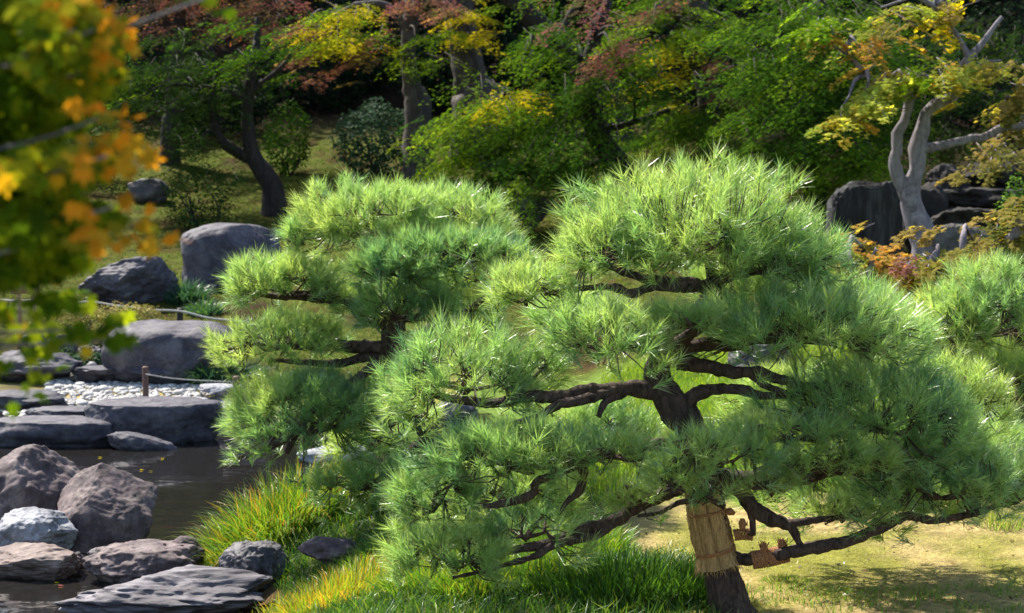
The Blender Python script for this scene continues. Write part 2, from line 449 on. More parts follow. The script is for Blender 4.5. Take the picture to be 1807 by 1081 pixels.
# stepping stones across the pond
rock('stepping_stone', 'long low flat dark stone lying across the water', -50, 205, 741, 790, 'rock_blue', 61, cat='stone', depth=0.45, flat=0.45, planes=4, cut=(0.75, 0.95), sub=5, boxy=0.75)
rock('stepping_stone', 'smaller flat stone behind the long low stone', 28, 192, 722, 756, 'rock_blue', 64, cat='stone', depth=0.5, flat=0.45, planes=4, cut=(0.75, 0.95), boxy=0.8)
rock('stepping_stone', 'dark rounded stone before the white pebbles', -60, 113, 692, 724, 'rock_blue', 66, cat='stone', depth=0.6, planes=5)
rock('stepping_stone', 'large dark wet stone with a pale rippled flat top', 138, 386, 708, 784, 'rock_blue', 69, cat='stone', depth=0.6, flat=0.35, planes=4, sub=6, cut=(0.7, 0.95), boxy=0.8, fine=0.02)
rock('stepping_stone', 'small teardrop stone lying alone in the water', 183, 313, 764, 795, 'rock_blue', 72, cat='stone', depth=0.45, planes=3, cut=(0.8, 0.95), skew=-0.5, embed=0.5)
# far bank rocks
rock('boulder', 'low grey boulder left of the large rounded boulder', -45, 137, 622, 662, 'rock_blue', 75, z=0.15, depth=0.7, planes=6)
rock('flat_rock', 'low brown-grey flat rock behind the white pebbles', 104, 246, 650, 663, 'rock_blue', 77, z=0.15, depth=0.6, planes=6, flat=0.4)
rock('boulder', 'large smooth rounded grey boulder behind the white pebbles', 168, 412, 570, 662, 'rock_blue', 80, z=0.15, depth=0.75, planes=3, cut=(0.75, 0.95), sub=6, boxy=0.6, fine=0.014, lump=0.1)
rock('flat_rock', 'low grey apron of rock at the foot of the large rounded boulder', 160, 345, 645, 664, 'rock_blue', 82, z=0.15, depth=0.45, planes=6)
rock('flat_rock', 'pale flat slab behind the small brown post', 342, 432, 680, 698, 'rock_white', 84, z=0.05, depth=0.7, flat=0.3, planes=4)
rock('boulder', 'dark leaning angular rock with diagonal grooves behind the rope fence', 124, 306, 452, 538, 'rock_blue', 88, D=20.9, depth=0.6, planes=10, cut=(0.5, 0.8), strata=0.025, sub=6, skew=0.15)
rock('boulder', 'tall blue-grey rounded rock standing on the mossy slope', 312, 492, 394, 506, 'rock_blue', 93, D=21.8, depth=0.7, planes=3, boxy=0.55, sub=6, fine=0.012, lump=0.1, cut=(0.75, 0.95))
rock('stone', 'jagged dark stone at the foot of the wooden sign', 30, 84, 584, 626, 'rock_dark', 95, D=18.4, planes=9, fine=0.06)
rock('stone', 'jagged black stone beside the low hedge', 80, 134, 590, 634, 'rock_dark', 97, D=18.2, planes=9, fine=0.06)
rock('stone', 'knobbly dark stone under the reddish hedge', 128, 182, 606, 646, 'rock_dark', 98, D=18.0, planes=9, fine=0.06)
rock('stone', 'small round white stone at the side of the large rounded boulder', 150, 172, 638, 656, 'pebble', 99, D=17.7, planes=3, sub=4)
rock('stone', 'shaded stone on the slope below the small maple', 222, 296, 314, 352, 'rock_dark', 101, D=28.0, planes=7, sub=4)
rock('flat_rock', 'flat dark slab on the slope between the two pine tops', 898, 980, 345, 378, 'rock_dark', 103, D=25.2, planes=6, flat=0.3, sub=4)
# rocks glimpsed behind the pines
rock('flat_rock', 'long flat grey slab by the water behind the low pine pad', 556, 772, 764, 796, 'rock_blue', 106, z=0.02, depth=0.4, flat=0.3, planes=5)
rock('boulder', 'dark rock above the flat slab behind the leaning pine trunk', 628, 756, 712, 764, 'rock_dark', 108, D=15.2, planes=6)
rock('flat_rock', 'mottled flat stone at the tips of the yellow sedge', 520, 660, 786, 822, 'rock_white', 109, z=0.0, D=12.9, depth=0.5, planes=7)
rock('boulder', 'smooth grey rock right of the leaning pine trunk', 768, 846, 704, 768, 'rock_blue', 111, D=13.2, planes=5)
rock('stone', 'pale stone glimpsed through the pine below its fork', 1120, 1172, 752, 784, 'rock_white', 113, D=11.2, planes=6, sub=4)
rock('boulder', 'dark boulder seen between the branches right of the fork', 1288, 1404, 598, 664, 'rock_dark', 115, D=13.4, planes=6)
# bank stones on the right lawn
rock('flat_rock', 'long low grey stone edging the dry lawn', 1535, 1775, 922, 974, 'rock', 118, D=8.1, depth=0.4, planes=7, flat=0.35, sub=6)
rock('flat_rock', 'pale flat stone behind the tied pine branch', 1296, 1412, 943, 988, 'rock_white', 121, D=7.95, depth=0.7, planes=6, flat=0.3, sub=5)
rock('stone', 'low grey stone set into the bank below the sparse pine pad', 1400, 1470, 905, 945, 'rock', 123, D=8.9, planes=6, sub=4)
# cascade and cliff rocks on the right
rock('cliff_rock', 'dark streaked square rock face left of the grey maple trunk', 1462, 1600, 318, 470, 'rock_face', 131, D=20.4, depth=0.7, boxy=0.3, planes=3, cut=(0.85, 0.98), sub=6, lump=0.06)
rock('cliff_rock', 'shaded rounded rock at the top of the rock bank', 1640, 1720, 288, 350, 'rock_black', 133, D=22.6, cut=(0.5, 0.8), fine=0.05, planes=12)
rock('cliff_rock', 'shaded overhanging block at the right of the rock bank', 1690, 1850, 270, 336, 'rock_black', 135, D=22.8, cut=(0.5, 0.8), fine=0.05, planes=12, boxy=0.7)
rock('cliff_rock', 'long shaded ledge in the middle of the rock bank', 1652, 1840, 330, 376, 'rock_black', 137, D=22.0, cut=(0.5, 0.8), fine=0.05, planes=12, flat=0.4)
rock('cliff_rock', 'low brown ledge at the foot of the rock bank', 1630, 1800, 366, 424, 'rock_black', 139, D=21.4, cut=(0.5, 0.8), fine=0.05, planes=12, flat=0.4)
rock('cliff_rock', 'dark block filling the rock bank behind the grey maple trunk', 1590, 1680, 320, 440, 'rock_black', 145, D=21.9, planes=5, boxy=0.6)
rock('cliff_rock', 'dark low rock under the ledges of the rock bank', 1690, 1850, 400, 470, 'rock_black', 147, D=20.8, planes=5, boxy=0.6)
rock('boulder', 'mossy low boulder beside the foot of the grey maple', 1652, 1762, 395, 440, 'rock_moss', 141, D=18.6, planes=4)

# white pebbles on the far shore: a bed with its pebbles
pv, pf = [], []
bed = tag(link('pebble_beach', None, None), 'bank of white pebbles between the stepping stones and the boulders', None, kind='structure')
pmesh = []
for k in range(6):
    v, f = rock_shape(200 + k, planes=4, cut=(0.7, 0.95), lump=0.15, fine=0.02, sub=2)
    pmesh.append(make_mesh('pebble', v, f, None, True)); pmesh[-1].materials.append(M['pebble'])
pts = []
tries = 0
while len(pts) < 290 and tries < 6000:
    tries += 1
    px = random.uniform(-30, 440); py = random.uniform(664, 742)
    if (px > 130 and py > 706) or (px < 80 and py < 706): continue
    g = G(px, py, 0.06)
    s = random.uniform(0.04, 0.095)
    if any((g[0] - q[0]) ** 2 + ((g[1] - q[1]) * 0.8) ** 2 < ((s + q[2]) * 0.40) ** 2 for q in pts): continue
    pts.append((g[0], g[1], s))
for k, (x, y, s) in enumerate(pts):
    o = link('pebble', pmesh[k % 6], None, bed, (x, y, max(hz(x, y), -0.02) + s * 0.18))
    o.scale = (s * random.uniform(0.9, 1.3), s * random.uniform(0.8, 1.1), s * random.uniform(0.5, 0.75))
    o.rotation_euler = (random.uniform(-.2, .2), random.uniform(-.2, .2), random.uniform(0, 6.28))
v, f = rock_shape(230, planes=3, sub=1, fine=0.0)
A = Acc()
for k in range(5000):
    px = random.uniform(-30, 440); py = random.uniform(666, 742)
    if px < 80 and py < 706: continue
    g = G(px, py, 0.04)
    z = max(hz(g[0], g[1]), -0.03)
    s = random.uniform(0.025, 0.05)
    A.add(v * np.array([s, s, s * 0.7]) + np.array([g[0], g[1], z + 0.005]), f)
gr = A.obj('gravel', M['pebble'], bed, True); gr['kind'] = 'stuff'

# ------------------------------------------------------------------ tubes (trunks, branches, ropes)
def spline(pts, rad, step):
    pts = np.asarray(pts, float); rad = np.asarray(rad, float)
    if len(pts) == 2:
        pts = np.array([pts[0], (pts[0] + pts[1]) / 2, pts[1]]); rad = np.array([rad[0], (rad[0] + rad[1]) / 2, rad[1]])
    e = np.vstack([2 * pts[0] - pts[1], pts, 2 * pts[-1] - pts[-2]])
    op, orr = [], []
    for k in range(len(pts) - 1):
        p0, p1, p2, p3 = e[k], e[k + 1], e[k + 2], e[k + 3]
        n = max(2, int(np.linalg.norm(p2 - p1) / step))
        t = np.linspace(0, 1, n, endpoint=(k == len(pts) - 2))[:, None]
        op.append(0.5 * (2 * p1 + (p2 - p0) * t + (2 * p0 - 5 * p1 + 4 * p2 - p3) * t ** 2 + (3 * p1 - p0 - 3 * p2 + p3) * t ** 3))
        orr.append(rad[k] + (rad[k + 1] - rad[k]) * t[:, 0])
    return np.vstack(op), np.concatenate(orr)
def tube(pts, rad, sides=8, step=0.03, rough=0.0, wob=0.0, seed=0, raw=False, nscale=1.0):
    if raw: p, r = np.asarray(pts, float), np.asarray(rad, float)
    else: p, r = spline(pts, rad, step)
    if wob:
        p = p + wob * np.stack([vn(p * 9 + 3, seed), vn(p * 9 + 7, seed + 1), vn(p * 9 + 11, seed + 2)], 1) * np.linspace(0.2, 1, len(p))[:, None]
    t = nrm(np.gradient(p, axis=0))
    ref = np.array([0, 0, 1.0]) if abs(t[:, 2]).mean() < 0.7 else np.array([1.0, 0, 0])
    a = nrm(np.cross(t, ref)); b = np.cross(t, a)
    th = np.linspace(0, 2 * np.pi, sides, endpoint=False)
    ring = a[:, None, :] * np.cos(th)[None, :, None] + b[:, None, :] * np.sin(th)[None, :, None]
    rr = np.repeat(r[:, None], sides, 1)
    if rough:
        q = (p[:, None, :] + ring * rr[:, :, None]).reshape(-1, 3)
        sc = nscale / max(r.max(), 1e-4)
        dn = fbm(q * sc * np.array([1.5, 1.5, 0.9]), seed + 40, 3) + 0.6 * (1 - 2 * np.abs(vn(q * sc * 2.3, seed + 50)))
        rr = rr * (1 + rough * dn.reshape(rr.shape))
    V = (p[:, None, :] + ring * rr[:, :, None]).reshape(-1, 3)
    n = len(p)
    i = np.arange((n - 1) * sides).reshape(n - 1, sides)
    j = np.roll(i, -1, axis=1)
    T = np.concatenate([np.stack([i.ravel(), j.ravel(), (j + sides).ravel()], 1), np.stack([i.ravel(), (j + sides).ravel(), (i + sides).ravel()], 1)])
    V = np.vstack([V, p[0:1], p[-1:]])
    c0, c1 = len(V) - 2, len(V) - 1
    k = np.arange(sides); k2 = (k + 1) % sides
    caps = np.concatenate([np.stack([np.full(sides, c0), k2, k], 1), np.stack([np.full(sides, c1), k + (n - 1) * sides, k2 + (n - 1) * sides], 1)])
    return V, np.concatenate([T, caps])
def pxline(pts, D):
    """[(px,py,r_px[,dD])] -> world points and radii at distance D"""
    p, r = [], []
    for q in pts:
        d = D + (q[3] if len(q) > 3 else 0)
        p.append(P(q[0], q[1], d)); r.append(q[2] * d / F)
    return np.array(p), np.array(r)

# ------------------------------------------------------------------ pine
def perp(d):
    a = rng.normal(size=d.shape)
    return nrm(np.cross(d, a))
def needles(A, root, dirs, length, width, col):
    """each needle is a slim half-round blade: two faces folded along the middle, shaded smooth"""
    s = perp(dirs); f = np.cross(dirs, s)
    n = len(root)
    w0 = (width / 2)[:, None]
    bend = rng.normal(size=(n, 3)) * 0.05
    tip = root + (dirs + bend - np.array([0, 0, 0.04])) * length[:, None]
    V = np.stack([root - s * w0, root + f * w0 * 1.1, root + s * w0, tip], 1).reshape(-1, 3)
    b = np.arange(n)[:, None] * 4
    T = np.concatenate([b + np.array([0, 1, 3]), b + np.array([1, 2, 3])])
    A.add(V, T, np.repeat(col, 4, axis=0))
G_HI = np.array([0.44, 0.58, 0.19]); G_MID = np.array([0.29, 0.48, 0.17]); G_LO = np.array([0.135, 0.31, 0.15]); G_DRY = np.array([0.22, 0.15, 0.07])
def pine_pad(tree, cx, cy, rx, up, down, D, depth=0.72, dens=1.0, nl=0.085, seed=0, anchor=None, warm=0.5, lean=0.0):
    """a flattened cloud of needle tufts: (cx, cy) its base line in pixels, rx half width, up / down its extent above and below"""
    r = np.random.default_rng(seed + 1000)
    k = D / F
    rx, up, down = rx * 1.1, up * 1.06, down * 1.15
    c = P(cx, cy, D)
    a, b, hu, hd = rx * k - nl * 0.45, rx * k * depth - nl * 0.4, max(up * k - nl * 0.7, 0.02), down * k
    a = max(a, 0.04); b = max(b, 0.04)
    area = math.pi * a * b * 1.25 + math.pi * (a + b) * (hu + hd) * 0.6
    n = int(max(10, area / 0.0019 * dens))
    # shell samples with lumps
    th = r.uniform(0, 2 * np.pi, n); ph = np.arcsin(r.uniform(-0.22, 1.0, n))
    d = np.stack([np.cos(ph) * np.cos(th), np.cos(ph) * np.sin(th), np.sin(ph)], 1)
    d = d / ((np.abs(d) ** 2.7).sum(1) ** (1 / 2.7))[:, None]
    fr = 1 - 0.42 * r.uniform(0, 1, n) ** 1.5
    lump = 1 + 0.3 * vn(d * np.array([a, b, hu]) / 0.16 + seed, seed) + 0.1 * vn(d * np.array([a, b, hu]) / 0.06 + seed, seed + 3)
    hz_ = np.where(d[:, 2] > 0, hu, hd * 4)
    p = d * np.stack([np.full(n, a), np.full(n, b), hz_], 1) * (fr * lump)[:, None]
    p[:, 2] += lean * p[:, 0]
    # droop of the rim
    rad = np.hypot(p[:, 0] / a, p[:, 1] / b)
    p[:, 2] -= hd * 0.7 * np.clip(rad - 0.55, 0, 1) ** 2 * 2
    nn = nrm(d / np.array([a, b, max(hu, 0.5 * a)]))
    ax = nrm(nn * np.array([1, 1, 0.8]) + np.array([0, 0, 0.55]) + r.normal(size=(n, 3)) * 0.28)
    root0 = p + c
    # needles
    m = 42
    N = n * m
    axr = np.repeat(ax, m, axis=0)
    sp = np.radians(r.uniform(4, 58, N))
    s = perp(axr)
    dirs = nrm(axr * np.cos(sp)[:, None] + s * np.sin(sp)[:, None])
    ts = np.repeat(r.uniform(0.6, 1.25, n), m)
    L = nl * ts * r.uniform(0.7, 1.1, N)
    along = r.uniform(-0.055, 0.012, N)
    root = np.repeat(root0, m, axis=0) + axr * along[:, None]
    tt = np.clip(warm + 0.06 + 0.55 * vn(root0 * 5 + seed, seed + 8) + 0.12 * r.normal(size=n), 0, 1)
    ct = np.where((tt < 0.5)[:, None], lerp(np.broadcast_to(G_LO, (n, 3)), G_MID, tt * 2), lerp(np.broadcast_to(G_MID, (n, 3)), G_HI, tt * 2 - 1))
    col = np.repeat(ct, m, axis=0) * r.uniform(0.75, 1.25, N)[:, None]
    dry = r.uniform(size=N) < 0.02 + 0.06 * np.repeat(d[:, 2] < 0.05, m)
    col[dry] = G_DRY * r.uniform(0.6, 1.2, dry.sum())[:, None]
    A = Acc()
    needles(A, root, dirs, L, r.uniform(0.0015, 0.0025, N) * (D / 6.5) ** 0.5, col)
    pad = A.obj('needle_pad', M['needle'], tree, True)
    # twigs under the needles
    T = Acc()
    hub = c + np.array([0, 0, -hd * 0.35])
    nb = int(np.clip(5 + a * 14, 5, 18))
    nodes = []
    for q in range(nb):
        t_ = 2 * np.pi * (q + r.uniform(-.3, .3)) / nb; f_ = r.uniform(0.35, 0.72)
        e = c + np.array([math.cos(t_) * a * f_, math.sin(t_) * b * f_, hu * 0.15 + r.uniform(-.4, .4) * hd])
        e[2] += lean * (e[0] - c[0])
        mid = (hub + e) / 2 + r.normal(size=3) * 0.03 * np.array([1, 1, 0.6]) + np.array([0, 0, -0.012])
        v_, f_2 = tube([hub, mid, e], [0.0075, 0.006, 0.0035], 5, 0.025, 0, 0.012, seed + q)
        T.add(v_, f_2); nodes += [e, mid]
    nodes = np.array(nodes)
    pick = r.permutation(n)[:int(n * 0.8)]
    for q in pick:
        tp = root0[q] - ax[q] * 0.03
        dd = np.linalg.norm(nodes - tp, axis=1); s0 = nodes[dd.argmin()]
        mid = (s0 + tp) / 2 + r.normal(size=3) * 0.012 - np.array([0, 0, 0.25 * abs(tp[2] - s0[2])])
        v_, f_2 = tube(np.array([s0, mid, tp]), [0.0032, 0.0026, 0.0018], 3, raw=True)
        T.add(v_, f_2)
    T.obj('twigs', M['twig'], pad, True)['kind'] = 'stuff'
    return hub
def pine_branch(tree, pts, D, name='branch', sides=12, seed=0, rough=0.22, step=0.012, wob=0.006):
    p, r = pxline(pts, D)
    v, f = tube(p, r, sides, step, rough, wob, seed, nscale=0.9)
    return obj(name, v, f, M['pine_bark'], tree, None, True)

# -- the foreground pine
D1 = 6.5
base = P(1296, 1092, D1)
pine = thing('pine_tree', 'large cloud-pruned pine with straw-wrapped trunk beside the dry lawn', 'tree', (base[0], base[1], hz(base[0], base[1]) - 0.02), 'pruned garden pines')
tp, tr = pxline([(1318, 1130, 46), (1294, 1080, 36), (1276, 1020, 30), (1262, 960, 29), (1246, 890, 28), (1242, 835, 28), (1226, 775, 26), (1196, 722, 29), (1164, 672, 24), (1166, 634, 21), (1196, 592, 21, 0.05), (1240, 545, 19, 0.1), (1262, 505, 17, 0.12), (1250, 455, 12, 0.1), (1225, 400, 8, 0.08)], D1)
v, f = tube(tp, tr, 30, 0.010, 0.13, 0.008, 5, nscale=1.6)
obj('trunk', v, f, M['pine_bark'], pine, None, True)
BR = [
 [(1165, 690, 17), (1120, 684, 14, -.03), (1075, 688, 13, -.06), (1030, 690, 12, -.08), (985, 702, 11, -.1), (930, 700, 10, -.1), (870, 712, 9, -.08), (800, 705, 7, -.05), (740, 690, 5)],
 [(1090, 686, 9, -.06), (1030, 706, 9, -.12), (985, 716, 8, -.16), (950, 735, 6, -.2), (905, 748, 4, -.22)],
 [(1100, 694, 8, -.05), (1070, 708, 7, -.1), (1055, 735, 5, -.12)],
 [(1195, 640, 14), (1245, 645, 12, -.02), (1290, 656, 11, -.05), (1330, 655, 10, -.08), (1375, 668, 9, -.1), (1425, 682, 7, -.12), (1480, 676, 5, -.1), (1540, 690, 4)],
 [(1320, 656, 7, -.07), (1350, 680, 6, -.1), (1390, 695, 5, -.15)],
 [(1205, 722, 16), (1232, 694, 13, -.03), (1270, 685, 10, -.06), (1310, 686, 9, -.08), (1350, 698, 7, -.1), (1420, 696, 5, -.1)],
 [(1185, 628, 14), (1235, 608, 12), (1290, 610, 11), (1340, 598, 9), (1400, 600, 7), (1470, 605, 5)],
 [(1190, 612, 13), (1215, 592, 10, -.04), (1240, 576, 8, -.08), (1270, 570, 5, -.1)],
 [(1258, 515, 12, .1), (1215, 498, 9, .05), (1165, 494, 8), (1120, 484, 7), (1080, 472, 6), (1060, 462, 4)],
 [(1258, 505, 13, .1), (1200, 505, 9, .02), (1150, 505, 8), (1115, 517, 8), (1085, 506, 7), (1030, 508, 5), (960, 516, 4)],
 [(1258, 495, 11, .1), (1310, 482, 8, .05), (1370, 474, 7), (1430, 462, 5), (1470, 455, 3)],
 [(1240, 852, 22), (1285, 848, 20, -.02), (1325, 846, 16, -.04), (1355, 832, 13, -.06), (1395, 828, 11, -.06), (1450, 822, 9), (1540, 812, 6), (1620, 820, 5)],
 [(1340, 848, 11, -.05), (1380, 846, 10, -.08), (1420, 846, 9, -.1), (1465, 833, 8, -.12), (1530, 838, 6, -.1)],
 [(1290, 850, 15, -.03), (1312, 872, 14, -.04), (1330, 898, 13, -.06), (1360, 915, 12, -.08), (1395, 930, 9, -.1), (1410, 955, 6, -.1), (1425, 972, 4, -.1)],
 [(1385, 926, 8, -.1), (1440, 918, 6, -.1), (1500, 912, 4, -.08)],
 [(1276, 985, 12, .02), (1330, 986, 11, -.05), (1385, 976, 11, -.1), (1440, 966, 11, -.12), (1500, 953, 10, -.12), (1560, 930, 9, -.1), (1600, 912, 8, -.06), (1650, 918, 7, -.02), (1720, 905, 6), (1770, 890, 4)],
 [(1228, 842, 18), (1180, 868, 13, -.06), (1130, 890, 11, -.12), (1085, 918, 11, -.16), (1030, 934, 10, -.2), (970, 958, 9, -.22), (915, 967, 7, -.24), (860, 985, 4, -.25)],
 [(1090, 916, 9, -.16), (1045, 946, 8, -.2), (985, 958, 7, -.24), (945, 980, 6, -.26), (880, 1000, 4, -.28), (800, 1016, 3, -.28)],
 [(1215, 790, 16), (1150, 785, 11, -.1), (1090, 795, 8, -.18), (1030, 815, 8, -.24), (975, 838, 7, -.28), (945, 850, 8, -.3), (938, 872, 7, -.3), (890, 888, 7, -.3), (850, 895, 4, -.3)],
 [(1032, 812, 7, -.24), (1030, 840, 8, -.26), (1020, 866, 8, -.26), (1000, 882, 5, -.27), (985, 905, 3, -.27)],
 [(1320, 890, 6, -.06), (1327, 920, 6, -.06), (1328, 945, 5, -.08)],
 [(1240, 880, 6, -.12), (1200, 885, 5, -.18), (1160, 905, 4, -.2), (1125, 912, 3, -.2)],
]
for k, b_ in enumerate(BR):
    pine_branch(pine, b_, D1, seed=k * 3 + 1, sides=10)
PADS = [ # cx, cy, rx, up, down, dD, depth, dens, warm, lean
 (1225, 440, 200, 165, 35, 0.12, .85, 1.0, .62, 0),
 (1370, 455, 135, 110, 30, 0.1, .9, 1.0, .5, -.12),
 (1080, 440, 105, 85, 40, 0.0, .8, .8, .65, .1),
 (925, 515, 88, 70, 30, -.02, .8, 1.0, .7, .1),
 (1085, 600, 130, 82, 45, -.22, .7, .9, .6, -.1),
 (1210, 560, 90, 50, 25, -.2, .7, .9, .65, 0),
 (1420, 585, 185, 105, 40, -.05, .75, 1.0, .42, 0),
 (1560, 590, 70, 70, 40, 0.1, .8, .9, .38, 0),
 (815, 670, 140, 105, 45, -.08, .7, 1.0, .66, 0),
 (940, 655, 75, 80, 40, 0.05, .7, .8, .6, 0),
 (1560, 740, 190, 125, 55, -.12, .7, .95, .45, -.1),
 (1400, 760, 130, 60, 35, -.28, .5, .9, .5, 0),
 (1680, 690, 100, 80, 50, 0.25, .7, .8, .55, -.15),
 (1265, 800, 110, 70, 40, -.38, .5, 1.0, .62, 0),
 (1450, 810, 130, 60, 35, -.3, .5, .9, .42, 0),
 (1660, 855, 150, 105, 60, -.12, .7, 1.0, .33, -.05),
 (1770, 870, 80, 90, 50, 0.1, .8, .9, .35, 0),
 (1480, 895, 90, 40, 35, 0.0, .8, .55, .6, 0),
 (900, 800, 165, 75, 60, -.3, .6, 1.0, .5, 0),
 (1080, 790, 100, 60, 40, -.3, .6, .8, .42, 0),
 (770, 870, 100, 75, 60, -.22, .7, .9, .6, 0),
 (790, 975, 140, 75, 50, -.3, .6, 1.0, .55, 0),
 (930, 930, 100, 55, 40, -.25, .6, .6, .5, 0),
 (1120, 870, 75, 40, 30, -.2, .7, .55, .5, 0),
 (1470, 850, 150, 70, 40, .65, .9, .9, .62, 0),
 (1660, 800, 150, 90, 40, .6, .9, .9, .55, 0),
 (1600, 880, 130, 60, 40, .35, .9, .8, .5, 0),
 (1420, 690, 140, 60, 35, .6, .9, .8, .6, 0),
 (1010, 760, 150, 70, 40, .5, .9, .8, .62, 0),
 (880, 870, 130, 80, 50, .35, .9, .8, .6, 0),
 (1020, 560, 110, 60, 35, .5, .9, .8, .6, 0),
 (1500, 560, 120, 80, 30, .5, .9, .9, .55, 0),
 (1330, 500, 130, 60, 30, .5, .9, .9, .6, 0),
 (720, 720, 60, 60, 40, .1, .8, .8, .6, 0),
 (1190, 845, 70, 50, 35, -.42, .6, .9, .5, 0),
 (1225, 785, 75, 40, 35, -.46, .6, .9, .55, 0),
 (1250, 870, 60, 30, 25, -.4, .6, .7, .45, 0),
 (1360, 850, 60, 40, 25, -.3, .7, .7, .4, 0),
]
for k, (cx, cy, rx, up, dn, dD, dp, de, wm, ln) in enumerate(PADS):
    pine_pad(pine, cx, cy, rx, up, dn, D1 + dD, dp, de, 0.080, k * 7, None, wm, ln)

# straw wrap on its trunk and rope ties on its low branch
def frame_at(p):
    t = nrm(np.gradient(p, axis=0)); a = nrm(np.cross(t, np.array([0, 1.0, 0]))); return t, a, np.cross(t, a)
wp, wr = pxline([(1241, 872, 31), (1245, 900, 32), (1254, 940, 35), (1263, 975, 34), (1268, 998, 41)], D1)
wrap = thing('straw_wrap', 'woven straw mat wrapped round the trunk of the large pine', 'straw mat', wp[-1])
p_, r_ = spline(wp, wr, 0.006)
sid = 110
t_, a_, b_ = frame_at(p_)
th = np.linspace(0, 2 * np.pi, sid, endpoint=False)
colr = 1 + 0.045 * rng.normal(size=sid)
rr = r_[:, None] * colr[None, :] * (1 + 0.02 * rng.normal(size=(len(r_), sid)))
Vw = (p_[:, None, :] + (a_[:, None, :] * np.cos(th)[None, :, None] + b_[:, None, :] * np.sin(th)[None, :, None]) * rr[:, :, None])
Vi = (p_[:, None, :] + (a_[:, None, :] * np.cos(th)[None, :, None] + b_[:, None, :] * np.sin(th)[None, :, None]) * (rr[:, :, None] - 0.006))
n_ = len(p_)
i_ = np.arange((n_ - 1) * sid).reshape(n_ - 1, sid); j_ = np.roll(i_, -1, 1)
Qo = np.stack([i_.ravel(), j_.ravel(), (j_ + sid).ravel(), (i_ + sid).ravel()], 1)
obj('mat', np.vstack([Vw.reshape(-1, 3), Vi.reshape(-1, 3)]), np.vstack([Qo, Qo[:, ::-1] + n_ * sid]), M['straw'], wrap, None, False)
A = Acc()
for row, sgn in ((-1, 1), (0, -1)):
    for k in range(170):
        q = rng.integers(sid)
        p0 = Vw[row, q] + rng.normal(size=3) * 0.002
        d_ = nrm(t_[row] * sgn * 1.0 + (Vw[row, q] - p_[row]) / r_[row] * 0.25 + rng.normal(size=3) * 0.18)
        L_ = rng.uniform(0.008, 0.03); s_ = nrm(np.cross(d_, rng.normal(size=3))) * 0.0013
        A.add(np.array([p0 - s_, p0 + s_, p0 + d_ * L_]), np.array([[0, 1, 2]]))
A.obj('straw_fringe', M['straw'], wrap)['kind'] = 'stuff'
for f_ in (0.28, 0.80, 0.83):
    q = int(f_ * (n_ - 1))
    ring = np.array([p_[q] + (a_[q] * math.cos(t0) + b_[q] * math.sin(t0)) * (r_[q] * 1.04) for t0 in np.linspace(0, 2 * np.pi, 60)])
    v, f = tube(ring, np.full(60, 0.0042), 6, raw=True)
    obj('rope_band', v, f, M['rope_brown'], wrap, None, True)
q = int(0.28 * (n_ - 1))
v, f = tube([p_[q] + np.array([r_[q], -0.01, 0]), p_[q] + np.array([r_[q] + 0.02, -0.015, 0.004]), p_[q] + np.array([r_[q] + 0.035, -0.015, -0.004])], [0.009, 0.013, 0.006], 8, 0.004, 0.2)
obj('rope_knot', v, f, M['rope_brown'], wrap, None, True)
def rope_tie(label, pts, D, rad_px, knots, nturn):
    p, r = pxline([(x, y, rad_px) for x, y in pts], D)
    t = thing('rope_tie', label, 'rope', p[0])
    ps, rs = spline(p, r, 0.002)
    m = nturn * 14
    ii = np.linspace(0, len(ps) - 1, m).astype(int)
    tt, aa, bb = frame_at(ps)
    ph = np.linspace(0, nturn * 2 * np.pi, m)
    hel = ps[ii] + (aa[ii] * np.cos(ph)[:, None] + bb[ii] * np.sin(ph)[:, None]) * rs[ii][:, None]
    v, f = tube(hel, np.full(m, 0.0042), 6, raw=True)
    obj('coil', v, f, M['rope_brown'], t, None, True)
    for fx, hh in knots:
        c0 = ps[int(fx * (len(ps) - 1))]
        A = Acc()
        for k in range(60):
            d_ = nrm(np.array([rng.normal() * 0.35, rng.normal() * 0.35, 1.0]))
            b0 = c0 + np.array([rng.normal() * 0.005, rng.normal() * 0.005 - 0.012, 0.03]); L_ = hh * rng.uniform(0.6, 1.1)
            s_ = nrm(np.cross(d_, rng.normal(size=3))) * 0.0022
            A.add(np.array([b0 - s_, b0 + s_, b0 + d_ * L_ + s_ * 0.6, b0 + d_ * L_ - s_ * 0.6]), np.array([[0, 1, 2], [0, 2, 3]]))
        v, f = tube([c0 + np.array([0, -0.012, 0.022]), c0 + np.array([0.001, -0.013, 0.04]), c0 + np.array([0, -0.012, 0.056])], [0.010, 0.014, 0.008], 10, 0.004, 0.15)
        A.add(v, f)
        A.obj('knot', M['rope_brown'], t)
    return t
rope_tie('brown palm-rope tie with two upright knots on the low pine branch', [(1328, 988), (1355, 984), (1392, 975)], D1 - 0.075, 15, [(0.3, 0.035), (0.8, 0.032)], 17)
rope_tie('small brown rope tie beside the straw wrap above the low branch', [(1296, 944), (1312, 942), (1330, 944)], D1 - 0.05, 9, [(0.4, 0.02)], 8)

